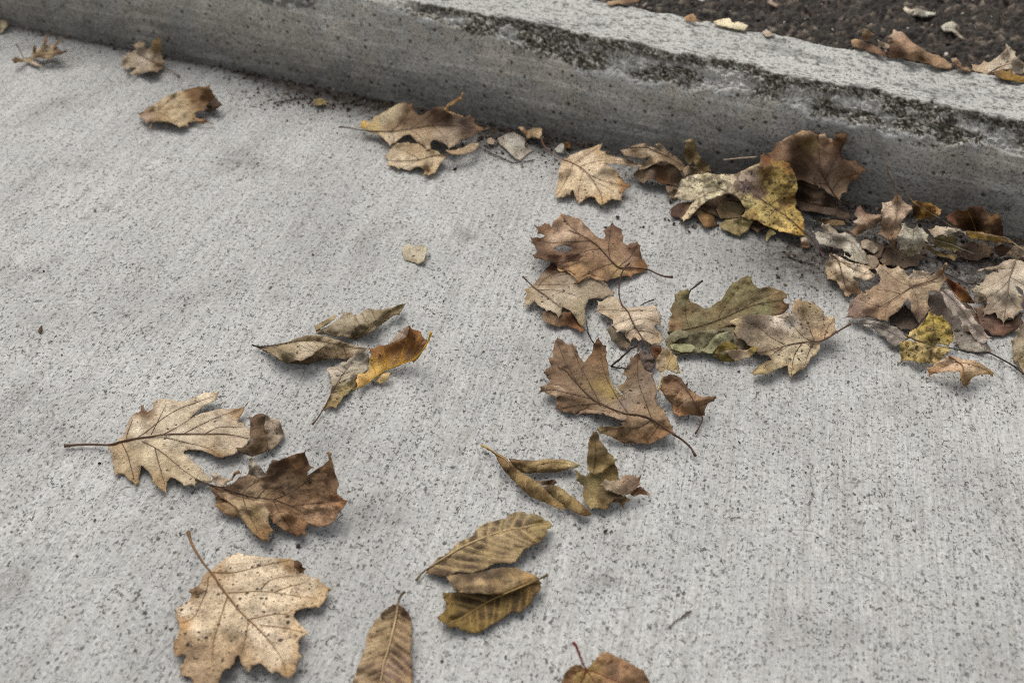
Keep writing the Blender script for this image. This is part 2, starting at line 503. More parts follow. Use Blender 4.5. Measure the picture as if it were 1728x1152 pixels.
hole2 = ((BR > 0.72) * sstep(0.24, 0.12, BH))[..., None]
fc = fc * (1 - 0.5 * hole2)
fc = fc * (1 - 0.35 * sstep(0.55, 0.75, N2 * 0.5 + N3 * 0.5))[..., None]
# settled whitish streaks of cement on the right hand end of the face
whi = (sstep(1.15, 1.45, SS) * sstep(0.56, 0.70, fbm(SS * 30, (arc + 1) * 150, 4)))[..., None] * 0.5
fc = fc * (1 - whi) + lin('a8a59d') * whi
tc = top_c * (0.86 + 0.28 * fbm(SS * 18, (arc + 1) * 18, 4))[..., None]
tc = tc * (1 - 0.35 * sstep(0.60, 0.80, fbm(SS * 14 + 9, (arc + 1) * 40, 4)))[..., None]
tc = tc * (1 - 0.55 * sstep(0.58, 0.68, fbm(SS * 120, (arc + 1) * 330, 3)))[..., None]
tc = tc * (1 - 0.6 * ((BR_ > 0.7) * sstep(0.26, 0.12, BH_)))[..., None]
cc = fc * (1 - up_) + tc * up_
stone = np.where((R1 > 0.66)[..., None], lin('c6c2b8'), np.where((R1 > 0.33)[..., None], lin('9a958a'), lin('635e52')))
stone = stone * (0.65 + 0.7 * N2)[..., None]
small = np.where((R3 > 0.6)[..., None], lin('b5b1a7'), np.where((R3 > 0.3)[..., None], lin('8a8579'), lin('524d42')))
pick = sstep(0.42, 0.58, vnoise(SS * 70 + 5, (arc + 1) * 70))[..., None]
stone = stone * pick + small * (1 - pick)
mort = lin('3a352b') * (0.6 + 0.9 * N3)[..., None]
gap = (sstep(0.02, 0.18, W1b - W1) * pick[..., 0] + sstep(0.02, 0.2, W3b - W3) * (1 - pick[..., 0]))[..., None]
cchip = mort * (1 - gap) + stone * gap
dark_band = (sstep(0.44, 0.60, fbm(SS * 16 + 2, (arc + 1) * 30, 4)) * sstep(0.35, 0.75, tau))[..., None] * 0.5  # patchy darker tone, stronger towards the upper edge of the broken slope
cchip = cchip * (1 - dark_band) + lin('3d392f') * dark_band
lime = (sstep(0.49, 0.62, fbm(SS * 26 + 8, (arc + 1) * 34, 4)) * (1 - sstep(0.5, 0.8, tau)))[..., None] * 0.8
cchip = cchip * (1 - lime) + lin('d2d0ca') * (0.75 + 0.4 * N3)[..., None] * lime
cc = cc * (1 - chip[..., None]) + cchip * chip[..., None]
cc = cc * (1 - 0.5 * chip2[..., None] * (N2 < 0.5)[..., None])
pale = (on * np.exp(-(np.minimum(d_in, 0) / 0.0045) ** 2) * (1 - chip) * sstep(0.45, 0.6, N1 * 0.6 + N2 * 0.4) * (arc < 0))[..., None]
pale2 = (np.exp(-((SS - 0.53) / 0.12) ** 2) * np.exp(-((arc + 0.030 + 0.008 * np.sin(SS * 34) + 0.025 * (N1 - 0.5)) / 0.0035) ** 2) * sstep(0.42, 0.6, N2))[..., None]
pl = np.clip(pale * 0.75 + pale2 * 0.9, 0, 1)
cc = cc * (1 - pl) + lin('d0d1cf') * pl
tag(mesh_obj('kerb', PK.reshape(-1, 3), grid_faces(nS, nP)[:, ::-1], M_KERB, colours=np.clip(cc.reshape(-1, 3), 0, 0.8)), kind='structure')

# ---- road behind the kerb: coarse dark asphalt
sr = axis(0.55, 2.0, 0.0026, 150.0, 1.4); orr = np.concatenate([np.arange(TOP_W - 0.02, 0.66, 0.0026), 0.66 * 1.25 ** np.arange(1, 26)])
SR, OR = np.meshgrid(sr, orr)
nr = (1 - sstep(0.62, 0.9, OR)) * sstep(0.3, 0.55, SR) * (1 - sstep(2.0, 2.3, SR))
wob_ = 0.9 * (fbm(SR * 160, OR * 160, 3) - 0.5)
A1, B1, A1b = worley(SR * 125 + wob_, OR * 125 - wob_); A2, B2, _ = worley(SR * 210 + 9, OR * 210)
zr = ROAD_Z + nr * ((np.clip(A1b - A1, 0, 0.35) - 0.15) * 0.010 + (B1 - 0.5) * 0.0050 + (fbm(SR * 70, OR * 70, 4) - 0.5) * 0.014 + (0.5 - A2) * 0.0036 + (fbm(SR * 14, OR * 14, 3) - 0.5) * 0.012)
cr = np.where((B1 > 0.93)[..., None], lin('756c60'), lin('38332d'))
cr = np.where((B1 < 0.2)[..., None], lin('544a42'), cr) * (0.35 + 1.2 * fbm(SR * 40, OR * 40, 5))[..., None]
cr = cr * (0.45 + 0.55 * sstep(0.03, 0.2, A1b - A1))[..., None]
cr = cr * np.array([0.98, 0.93, 0.87])
q = kerb_pt(SR, OR, zr)
tag(mesh_obj('road', q.reshape(-1, 3), grid_faces(*SR.shape), M_ROAD, colours=cr.reshape(-1, 3)), kind='structure')

# ---- loose crumbs (too many to count): one object on each side of the kerb
def crumbs(name, pts, sizes, cols, seed):
    rr = np.random.RandomState(seed)
    V = []; F = []; C = []
    for (x, y, z), s, c in zip(pts, sizes, cols):
        b = len(V); n = 5
        a0 = rr.rand() * 6.28; el = 0.45 + 0.55 * rr.rand(); tilt = (rr.rand(2) - 0.5) * 0.9; th = s * (0.18 + 0.4 * rr.rand())
        ring = []
        for i in range(n):
            a = a0 + i * 6.283 / n + (rr.rand() - 0.5) * 0.6; r = s * (0.65 + 0.5 * rr.rand())
            px, py = math.cos(a) * r, math.sin(a) * r * el
            ca, sa = math.cos(a0 * 3), math.sin(a0 * 3)
            ring.append((px * ca - py * sa, px * sa + py * ca))
        lo = min(px * tilt[0] + py * tilt[1] for px, py in ring)
        for px, py in ring:
            V.append((x + px, y + py, z + px * tilt[0] + py * tilt[1] - lo - 0.0002))
        for px, py in ring:
            V.append((x + px * 0.75, y + py * 0.75, z + px * tilt[0] + py * tilt[1] - lo + th))
        C += [c] * (2 * n)
        F.append([b + n + i for i in range(n)])
        for i in range(n):
            j = (i + 1) % n
            F.append([b + i, b + j, b + n + j, b + n + i])
    return tag(mesh_obj(name, V, F, M_BITS, colours=np.array(C), smooth=False), kind='stuff')


rr = np.random.RandomState(11)
pal = [lin(c) for c in ('2b231c', '3a2f26', '4a3a2c', '5d4a38', '332c28', '241e1a', '6b5842', '7d6c55', '8a7f70', '55483c')]
pts = []; sz = []; cs = []
while len(pts) < 5200:
    s = rr.uniform(-0.1, 1.75)
    den = 0.25 + 0.75 * (0.45 < s < 1.02) + 0.6 * (s > 1.12)
    if rr.rand() > den:
        continue
    o = -rr.exponential(0.010 + 0.014 * (0.5 < s < 1.0) + 0.02 * (s > 1.12)) - 0.001
    if o < -0.14:
        continue
    p = kerb_pt(np.array(s), np.array(o), np.array(0.0)); pts.append(p); sz.append(0.0004 + rr.exponential(0.0007)); cs.append(pal[rr.randint(len(pal))])
for cu, cv, su, sv, n in ((1560, 440, 150, 26, 420), (870, 225, 80, 24, 260), (1190, 375, 80, 12, 110), (560, 172, 70, 8, 300), (760, 195, 60, 10, 200), (1000, 290, 50, 10, 50), (1420, 420, 50, 14, 90)):
    for _ in range(int(n * 1.8)):
        p = at_height(cu + rr.randn() * su, cv + rr.randn() * sv, 0.0)
        if kerb_so(p)[1] < -0.002:
            pts.append(p); sz.append(0.0004 + rr.exponential(0.00075)); cs.append(pal[rr.randint(len(pal))])
for _ in range(260):
    p = at_height(rr.uniform(60, 1700), rr.uniform(120, 1150), 0.0)
    if kerb_so(p)[1] < -0.01:
        pts.append(p); sz.append(0.0004 + rr.exponential(0.0005)); cs.append(pal[rr.randint(len(pal))] * 1.1)
crumbs('gutter_debris', pts, np.minimum(sz, 0.0042), cs, 5)
pts = []; sz = []; cs = []
pal2 = [lin(c) for c in ('d9d2c6', 'b8aca0', '8d7d72', '6b5c54', '4c423d', '3d3633', 'a58c74', 'c9c4ba')]
for _ in range(2200):
    s = rr.uniform(0.55, 2.0); o = TOP_W + 0.008 + rr.rand() ** 1.4 * 0.5
    p = kerb_pt(np.array(s), np.array(o), np.array(ROAD_Z + 0.0012)); pts.append(p)
    k_ = rr.rand(); cs.append(pal2[rr.randint(3)] if k_ < 0.10 else pal2[3 + rr.randint(3)] if k_ < 0.85 else pal2[rr.randint(8)])
    sz.append(0.0010 + rr.exponential(0.0014))
crumbs('road_grit', pts, np.minimum(sz, 0.0075), cs, 6)

# ------------------------------------------------------------------ leaves: each one traced as an outline, then given its own height, curl, veins and thickness
CROPS = dict(A=(0, 0, 3.0), B=(500, 100, 3.752), C=(860, 180, 3.752), D=(1100, 200, 4.315), E=(1340, 240, 4.43), F=(1340, 400, 4.43),
             H=(860, 340, 4.315), I=(1080, 440, 4.315), J=(880, 540, 4.547), K=(400, 480, 4.8), L=(80, 630, 3.2), M=(250, 870, 4.084),
             N=(560, 840, 3.693), O=(780, 720, 4.8), P=(880, 960, 4.8), Q=(0, 40, 12.34), R=(1528, 300, 8.23), S=(1400, 0, 5.268), T=(1000, 0, 4.32), X=(0, 0, 1.0))
G0, GS = -120, 2                                              # support map: what already lies under each line of sight
GU = np.arange(G0, 1728 + 120, GS); GV = np.arange(G0, 1152 + 200, GS)
gu, gv = np.meshgrid(GU, GV)
g0 = at_height(gu, gv, 0.0)
SUP = np.zeros(gu.shape)
s_, o_ = kerb_so(g0)
beyond = o_ > -0.001
d_ = rays(gu, gv)
so_s, so_o = d_ @ KD, d_ @ KN
hf = np.zeros(gu.shape)
t0 = (0 - CAM_H) / d_[..., 2]
tt = t0 - np.maximum(o_, 0) / so_o
hf = CAM_H + tt * d_[..., 2]                                  # height at which the sight line meets the kerb face
zt_ = kerb_top(s_)
onface = beyond & (hf < zt_)
gt = at_height(gu, gv, zt_); ot = kerb_so(gt)[1]
SUP = np.where(onface, hf, SUP)
ontop = beyond & ~onface & (ot < TOP_W + 0.006)
SUP = np.where(ontop, zt_, SUP)
SUP = np.where(beyond & ~onface & ~ontop, ROAD_Z + 0.002, SUP)


def sup_at(u, v):
    i = np.clip(((v - G0) / GS).round().astype(int), 0, SUP.shape[0] - 1)
    j = np.clip(((u - G0) / GS).round().astype(int), 0, SUP.shape[1] - 1)
    return SUP[i, j]


def pts_of(text, crop):
    x0, y0, s = CROPS[crop]
    return np.array([[float(a) / s + (x0, y0)[i] for i, a in enumerate(p.split(',')[:2])] for p in text.split()])


def spec_of(rows, crop):
    x0, y0, s = CROPS[crop]
    return [(r[0] / s + x0, r[1] / s + y0, r[2]) for r in rows]


def inside(pt, poly):
    x, y = pt[:, 0][:, None], pt[:, 1][:, None]
    a = poly; b = np.roll(poly, -1, 0)
    c = ((a[None, :, 1] > y) != (b[None, :, 1] > y)) & (x < (b[None, :, 0] - a[None, :, 0]) * (y - a[None, :, 1]) / (b[None, :, 1] - a[None, :, 1] + 1e-12) + a[None, :, 0])
    return c.sum(1) % 2 == 1


def segdist(pt, line, closed=False):
    a = line if closed else line[:-1]
    b = np.roll(line, -1, 0) if closed else line[1:]
    ab = b - a; L2 = (ab ** 2).sum(1) + 1e-12
    out = np.full(len(pt), 1e9)
    for i in range(len(a)):
        t = np.clip(((pt - a[i]) @ ab[i]) / L2[i], 0, 1)
        out = np.minimum(out, ((pt - a[i] - t[:, None] * ab[i]) ** 2).sum(1))
    return np.sqrt(out)


def idw(pt, rows, soft=8.0, p=2.2):
    q = np.array([r[:2] for r in rows]); val = np.array([r[2] for r in rows], float)
    d2 = ((pt[:, None, :] - q[None]) ** 2).sum(-1) + soft * soft
    wgt = d2 ** (-p / 2 * 1.15)
    return (wgt @ val) / wgt.sum(1)[:, None] if val.ndim > 1 else (wgt * val).sum(1) / wgt.sum(1)


def resample(poly, step, amp, rng, serr=0.0, closed=True, bowin=False):
    out = []
    n = len(poly)
    e = np.roll(poly, -1, 0) - poly; e0 = poly - np.roll(poly, 1, 0)
    sgn = 1.0 if (poly[:, 0] * np.roll(poly[:, 1], -1) - np.roll(poly[:, 0], -1) * poly[:, 1]).sum() < 0 else -1.0
    turn = -sgn * np.arctan2(e0[:, 0] * e[:, 1] - e0[:, 1] * e[:, 0], (e0 * e).sum(1))   # > 0 at convex corners
    for i in range(n if closed else n - 1):
        a, b = poly[i], poly[(i + 1) % n]
        L = np.hypot(*(b - a)); m = max(1, int(round(L / step)))
        nrm = np.array([-(b - a)[1], (b - a)[0]]) / (L + 1e-9)
        bow = (rng.rand() - 0.5) * 0.10 * L
        if closed and L > 4 and bowin:
            # margins sag inwards between the pointed tips of a dry lobed leaf
            tip = max(turn[i], turn[(i + 1) % n])
            bow -= sgn * min(0.16 * L, 3.2) * sstep(0.25, 1.0, np.array(tip)) * (0.5 + rng.rand())
        for j in range(m):
            t = j / m
            k_ = 0 if j == 0 else bow * 4 * t * (1 - t) + amp * (rng.rand() - 0.5) * 2
            out.append(a + (b - a) * t + nrm * k_)
    return np.array(out)


def smooth_line(p, step=4.0):
    """Catmull-Rom through the points"""
    if len(p) < 3:
        L = np.hypot(*(p[1] - p[0])); m = max(2, int(L / step))
        return p[0] + (p[1] - p[0]) * np.linspace(0, 1, m + 1)[:, None]
    q = np.vstack([2 * p[0] - p[1], p, 2 * p[-1] - p[-2]]); out = []
    for i in range(1, len(q) - 2):
        m = max(1, int(np.hypot(*(q[i + 1] - q[i])) / step))
        for t in np.arange(m) / m:
            out.append(0.5 * (2 * q[i] + (q[i + 1] - q[i - 1]) * t + (2 * q[i - 1] - 5 * q[i] + 4 * q[i + 1] - q[i + 2]) * t * t + (-q[i - 1] + 3 * q[i] - 3 * q[i + 1] + q[i + 2]) * t ** 3))
    out.append(p[-1])
    return np.array(out)


def tube(P, R, k=6):
    P = np.asarray(P); n = len(P)
    T = np.gradient(P, axis=0); T /= np.linalg.norm(T, axis=1)[:, None] + 1e-12
    U_ = np.array([0.02, 0.03, 1.0]); A = np.cross(T, U_); A /= np.linalg.norm(A, axis=1)[:, None] + 1e-12
    B = np.cross(A, T)
    an = np.linspace(0, 2 * math.pi, k, endpoint=False)
    V = (P[:, None] + R[:, None, None] * (np.cos(an)[None, :, None] * A[:, None] + np.sin(an)[None, :, None] * B[:, None])).reshape(-1, 3)
    F = [[i * k + j, i * k + (j + 1) % k, (i + 1) * k + (j + 1) % k, (i + 1) * k + j] for i in range(n - 1) for j in range(k)]
    F.append(list(range(k))[::-1]); F.append([(n - 1) * k + j for j in range(k)])
    return V, F


def feather(rib, poly, n, ang, side_bias=0.0):
    """side veins leaving a midrib at an even spacing, bending forward to the margin"""
    ins = inside(rib, poly); r = rib[ins]
    if len(r) < 6:
        return []
    r3 = at_height(r[:, 0], r[:, 1], 0.0)[:, :2]
    out = []
    for side in (-1, 1):
        for k_ in range(n):
            i = int((0.06 + 0.84 * (k_ + 0.25 * (side > 0)) / n) * (len(r) - 2))
            t = r3[min(i + 2, len(r) - 1)] - r3[max(i - 2, 0)]; a0 = math.atan2(t[1], t[0])
            p = r3[i].copy(); line = [p.copy()]; a = a0 + side * math.radians(ang)
            for st in range(60):
                p = p + 0.0022 * np.array([math.cos(a), math.sin(a)]); a -= side * math.radians(1.0)
                line.append(p.copy())
            L = np.array(line)
            d = np.c_[L, np.zeros(len(L))] - CAM
            z = d @ FW
            px = np.c_[864 + FPX * d[:, 0] / z, 576 - FPX * (d @ UP) / z]
            ok = inside(px, poly); ok[0] = True
            stop = len(ok) if ok.all() else int(np.argmin(ok))
            if stop > 3:
                out.append(px[:stop])
    return out


COUNT = [0]


def leaf(name, label, crop, patches, rib='', lat=(), fea=None, cat='leaf', group='fallen leaves on the pavement', z0=0.0, sh=3.0, vc='5a4030',
         speck=0.10, q=1.5, und=2.4, step=None, rr_=0.8, tip_r=0.25, en=0.55, lift=True, hscale=None, mottle=('5a4632', 0.30)):
    """patches: list of dicts o=outline, c=colours [(x,y,hex)], h=heights in mm [(x,y,mm)], dome, cup (mm), part name"""
    if hscale is None:
        hscale = 0.68 if group == OPEN else 0.85
    COUNT[0] += 1
    rng = np.random.RandomState(100 + COUNT[0])
    sd = COUNT[0] * 13.7
    ribp = smooth_line(pts_of(rib, crop)) if rib else None
    veins = [smooth_line(pts_of(l, crop)) for l in lat]
    built = []
    all_poly = []
    for pi, p in enumerate(patches):
        raw = pts_of(p['o'], crop)
        ext = np.ptp(raw, axis=0).max()
        st = (3.0 if fea and ext > 60 else None) or step or (2.6 if ext < 60 else 3.4 if ext < 170 else 3.9)
        poly = resample(raw, st * 0.9, en if ext > 25 else 0.3, rng, bowin=name in ('oak_leaf', 'maple_leaf', 'yellow_leaf') and ext > 40)
        if p.get('serr'):
            nn = len(poly); c = poly.mean(0)
            ph = np.arange(nn) * st / p['serr'] % 1.0
            poly = poly + (poly - c) / (np.linalg.norm(poly - c, axis=1)[:, None]) * ((ph - 0.5) * 2.2)[:, None]
        all_poly.append(poly)
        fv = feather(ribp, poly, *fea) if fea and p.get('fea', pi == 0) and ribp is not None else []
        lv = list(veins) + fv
        mn, mx = poly.min(0) - 1, poly.max(0) + 1
        gx_, gy_ = np.meshgrid(np.arange(mn[0], mx[0], st), np.arange(mn[1], mx[1], st * 0.87))
        gx_ = gx_ + (np.arange(gx_.shape[0]) % 2)[:, None] * st / 2
        ip = np.c_[gx_.ravel(), gy_.ravel()] + (rng.rand(gx_.size, 2) - 0.5) * st * 0.35
        ip = ip[inside(ip, poly)]
        ip = ip[segdist(ip, poly, True) > st * 0.55]
        holes = [pts_of(hh, crop) for hh in p.get('holes', ())]
        hpts = []; edges = [(i, (i + 1) % len(poly)) for i in range(len(poly))]
        base = len(poly)
        for hh in holes:
            hr = resample(hh, st * 0.8, 0.4, rng)
            edges += [(base + i, base + (i + 1) % len(hr)) for i in range(len(hr))]
            hpts.append(hr); base += len(hr)
            ip = ip[~inside(ip, hr)]; ip = ip[segdist(ip, hr, True) > st * 0.5]
        allp = np.vstack([poly] + hpts + [ip])
        vs, _, fs, *_ = delaunay_2d_cdt([Vector(a) for a in allp], edges, [], 1, 1e-4)
        uv = np.array([tuple(a) for a in vs]); fs = np.array([f for f in fs if len(f) == 3])
        cen = uv[fs].mean(1)
        keep = inside(cen, poly)
        for hr in hpts:
            keep &= ~inside(cen, hr)
        fs = fs[keep]
        usedv = np.unique(fs); rem = -np.ones(len(uv), int); rem[usedv] = np.arange(len(usedv)); uv = uv[usedv]; fs = rem[fs]
        # height of every point
        hh_ = [(a, b, z * 0.6 if z < 9 else 5.4 + (z - 9) * hscale) for a, b, z in p['h']] if p.get('h') else None
        de = segdist(uv, poly, True)
        h = idw(uv, spec_of(hh_, crop), soft=max(5.0, ext * 0.05)) if p.get('h') else np.full(len(uv), 4.0)
        if p.get('dome'):
            r = np.clip(de / max(de.max(), 1e-6), 0, 1)
            h = h + p['dome'] * np.sqrt(1 - (1 - r) ** 2)
        if p.get('cup'):
            r = np.clip(de / max(de.max(), 1e-6), 0, 1)
            h = h + p['cup'] * (1 - r) ** 2
        ua = p.get('und', und)
        h = h + ua * 2 * (fbm((uv[:, 0] + sd * 31) / 34, (uv[:, 1] * 1.5 + sd * 17) / 34, 3) - 0.5) * 1.5
        h = h + ua * np.exp(-de / 8.0) * 3.2 * (fbm((uv[:, 0] + sd * 11) / 17, (uv[:, 1] * 1.5 + sd * 7) / 17, 2) - 0.42)
        if name in ('oak_leaf', 'maple_leaf', 'yellow_leaf') and ext > 60:
            # dry lobe tips lift and curl
            e1 = np.roll(raw, -1, 0) - raw; e0 = raw - np.roll(raw, 1, 0)
            sg = 1.0 if (raw[:, 0] * np.roll(raw[:, 1], -1) - np.roll(raw[:, 0], -1) * raw[:, 1]).sum() > 0 else -1.0
            tn = sg * np.arctan2(e0[:, 0] * e1[:, 1] - e0[:, 1] * e1[:, 0], (e0 * e1).sum(1))
            for q_ in raw[tn > 0.75]:
                amt = rng.rand() ** 1.5 * 6.5 - 0.8
                rad = ext * (0.05 + 0.05 * rng.rand())
                h = h + amt * np.exp(-(((uv - q_) ** 2).sum(1)) / rad ** 2)
        cr = fbm((uv[:, 0] + sd * 5) / 13, (uv[:, 1] * 1.4 + sd * 3) / 13, 2)
        h = h + (0.45 + 0.52 * ua) * (np.abs(cr - 0.5) * 4 - 0.5)
        dv = np.full(len(uv), 1e9)
        for l in lv:
            if len(l) > 1:
                dv = np.minimum(dv, segdist(uv, l))
        dr = segdist(uv, ribp) if ribp is not None else dv
        dv = np.minimum(dv, dr)
        qa = p.get('q', q)
        h = h + qa * (1 - np.exp(-(dv / 6.0) ** 2)) - 0.5 * qa * np.exp(-(dr / 3.0) ** 2)
        h = z0 + np.maximum(h, 0.35) / 1000.0
        if lift:
            need = np.maximum(0, sup_at(uv[:, 0], uv[:, 1]) + 0.0011 - h)
            idx = np.where(need > 0)[0]
            if len(idx):
                if len(idx) > 900:
                    idx = idx[rng.permutation(len(idx))[:900]]
                lf = need.copy()
                for i0 in range(0, len(uv), 1500):
                    D = np.sqrt(((uv[i0:i0 + 1500, None] - uv[None, idx]) ** 2).sum(-1))
                    lf[i0:i0 + 1500] = np.maximum(lf[i0:i0 + 1500], (need[idx][None] - 0.00030 * D).max(1))
                h = h + lf
                # take the kinks out without sinking into what lies below
                nb = np.vstack([fs[:, [0, 1]], fs[:, [1, 2]], fs[:, [2, 0]]]); nb = np.vstack([nb, nb[:, ::-1]])
                for _ in range(3):
                    acc = np.zeros(len(uv)); cnt = np.zeros(len(uv))
                    np.add.at(acc, nb[:, 0], h[nb[:, 1]]); np.add.at(cnt, nb[:, 0], 1)
                    h = np.maximum(0.5 * h + 0.5 * acc / np.maximum(cnt, 1), sup_at(uv[:, 0], uv[:, 1]) + 0.0008)
        pos = at_height(uv[:, 0], uv[:, 1], h)
        # orient towards the lens, then give it thickness
        nf = np.cross(pos[fs[:, 1]] - pos[fs[:, 0]], pos[fs[:, 2]] - pos[fs[:, 0]])
        flip = (nf * (CAM - pos[fs[:, 0]])).sum(1) < 0
        fs[flip] = fs[flip][:, ::-1]; nf[flip] *= -1
        vn = np.zeros_like(pos)
        for j in range(3):
            np.add.at(vn, fs[:, j], nf)
        vn /= np.linalg.norm(vn, axis=1)[:, None] + 1e-15
        # colour
        cols = spec_of([(a, b, 0) for a, b, _ in p['c']], crop)
        cv = np.array([lin(c) for *_, c in p['c']])
        qd = np.array([c[:2] for c in cols])
        d2 = ((uv[:, None] - qd[None]) ** 2).sum(-1) + 36.0
        wob = 1 + 0.8 * (fbm((uv[:, 0] + sd) / 12, (uv[:, 1] + sd) / 8, 3) - 0.5)
        wgt = d2 ** -1.7
        col = (wgt @ cv) / wgt.sum(1)[:, None]
        lum = col @ np.array([0.25, 0.65, 0.10])
        sat = 0.84 - 0.19 * sstep(0.22, 0.45, lum)[:, None]
        col = (col * sat + lum[:, None] * (1 - sat)) * ((1.30 if group == BANK else 1.12) * np.clip((lum / 0.22) ** 0.30, 0.85, 1.17))[:, None] * np.array([0.990, 1.0, 0.960])
        blot = fbm((uv[:, 0] + sd * 3) / 22, (uv[:, 1] * 1.4 + sd) / 22, 4)
        col = col * (0.80 + 0.40 * blot)[:, None]
        mh, ma, *ms = mottle
        ms = ms[0] if ms else 15
        mm = fbm((uv[:, 0] + sd * 7) / ms, (uv[:, 1] * 1.3 + sd * 5) / ms, 4)
        mm = ma * sstep(0.50, 0.64, mm + 0.12 * (blot - 0.5)) * p.get('mot', 1.0)
        col = col * (1 - mm[:, None]) + lin(mh) * mm[:, None]
        eb = np.exp(-de / 3.0) * 0.45 * sstep(0.35, 0.65, fbm((uv[:, 0] - sd) / 15, uv[:, 1] / 15, 2))
        col = col * (1 - eb[:, None]) + col * np.array([0.74, 0.62, 0.49]) * eb[:, None]
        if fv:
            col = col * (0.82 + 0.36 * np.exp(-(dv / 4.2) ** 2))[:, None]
        vcl = lin(vc)
        vm = np.exp(-(dv / (2.2 if fv else 1.5)) ** 2)[:, None] * (0.75 if fv else 0.28)
        col = col * (1 - vm) + vcl * vm
        n = len(pos)
        V = np.vstack([pos, pos - vn * 0.00035])
        be = {}
        for f in fs:
            for a, b in ((f[0], f[1]), (f[1], f[2]), (f[2], f[0])):
                if (b, a) in be:
                    del be[(b, a)]
                else:
                    be[(a, b)] = 1
        F = [list(map(int, f)) for f in fs] + [[int(f[2]) + n, int(f[1]) + n, int(f[0]) + n] for f in fs] + [[int(b), int(a), int(a) + n, int(b) + n] for a, b in be]
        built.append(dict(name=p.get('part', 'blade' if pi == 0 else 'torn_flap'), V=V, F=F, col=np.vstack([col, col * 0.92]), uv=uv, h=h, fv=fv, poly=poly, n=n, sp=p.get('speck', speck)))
        # what lies on this leaf later rests on it
        ci = ((uv[:, 1] - G0) / GS).round().astype(int); cj = ((uv[:, 0] - G0) / GS).round().astype(int)
        for a in (-1, 0, 1):
            for b in (-1, 0, 1):
                ii = np.clip(ci + a, 0, SUP.shape[0] - 1); jj = np.clip(cj + b, 0, SUP.shape[1] - 1)
                np.maximum.at(SUP, (ii, jj), h)
    # thing
    first = built[0]
    c3 = first['V'][:first['n']].mean(0)
    loc = np.array([c3[0], c3[1], first['V'][:, 2].min()])
    root = bpy.data.objects.new(name, None)
    root.empty_display_size = 0.02
    COL.objects.link(root); root.location = loc
    tag(root, label, cat, group)
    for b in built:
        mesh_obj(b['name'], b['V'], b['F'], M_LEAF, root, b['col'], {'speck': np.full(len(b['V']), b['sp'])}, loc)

    def surf(px):
        """height of the leaf (topmost patch) at a pixel, nan outside"""
        out = np.full(len(px), np.nan)
        for b in built:
            ok = inside(px, b['poly'])
            if ok.any():
                d2 = ((px[ok][:, None] - b['uv'][None]) ** 2).sum(-1)
                i3 = np.argpartition(d2, 3, 1)[:, :3]
                w3 = 1 / (np.take_along_axis(d2, i3, 1) + 0.3)
                val = (w3 * b['h'][i3]).sum(1) / w3.sum(1)
                cur = out[ok]; out[ok] = np.where(np.isnan(cur), val, np.maximum(cur, val))
        return out
    vcol = lin(vc)
    if ribp is not None:
        hh = surf(ribp); n = len(ribp); idx = np.arange(n)
        ok = ~np.isnan(hh)
        he = z0 + sh / 1000.0
        if ok.any():
            i0, i1 = idx[ok][0], idx[ok][-1]
            hh = np.interp(idx, idx[ok], hh[ok])
            if i0 > 0:
                t = np.arange(i0) / i0
                hh[:i0] = he + (hh[i0] - he) * t ** 1.3
        else:
            hh[:] = he
        free = np.ones(n) * 0.0003
        hh = np.maximum(hh + free, sup_at(ribp[:, 0], ribp[:, 1]) + 0.0007) if lift else hh + free
        for _ in range(2):
            hh[1:-1] = np.maximum(hh[1:-1], 0.25 * hh[:-2] + 0.5 * hh[1:-1] + 0.25 * hh[2:])
        P3 = at_height(ribp[:, 0], ribp[:, 1], hh)
        t = np.linspace(0, 1, n)
        R = (rr_ * (1 - t) + tip_r * t) / 1000.0
        R[:3] *= np.array([1.5, 1.35, 1.15])[:len(R[:3])]
        V, F = tube(P3, R)
        cc_ = np.repeat((vcol[None] * (0.85 + 0.4 * vnoise(idx * 0.35 + sd, idx * 0 + 1.0))[:, None]), 6, 0)
        if fea:
            cc_ = cc_ * np.repeat(0.28 + 0.72 * sstep(0.06, 0.26, t), 6)[:, None]
        mesh_obj('stalk', V, F, M_STALK, root, cc_, loc=loc)
    VV = []; FF = []; CC = []
    for b in [dict(lv=veins)] + [dict(lv=b['fv']) for b in built]:
        for l in b['lv']:
            if len(l) < 3:
                continue
            hh = surf(l); ok = ~np.isnan(hh)
            if ok.sum() < 3:
                continue
            l2 = l[ok]; hh = hh[ok] + 0.00008
            P3 = at_height(l2[:, 0], l2[:, 1], hh)
            V, F = tube(P3, np.linspace(0.34, 0.13, len(l2)) / 1000.0 * (rr_ / 0.8), 4)
            o_v = len(VV); VV += V.tolist(); FF += [[i + o_v for i in f] for f in F]
            CC += [vcol * 1.15] * len(V)
    if VV:
        tag(mesh_obj('side_veins', VV, FF, M_STALK, root, np.array(CC), loc=loc), kind='stuff')
    return root


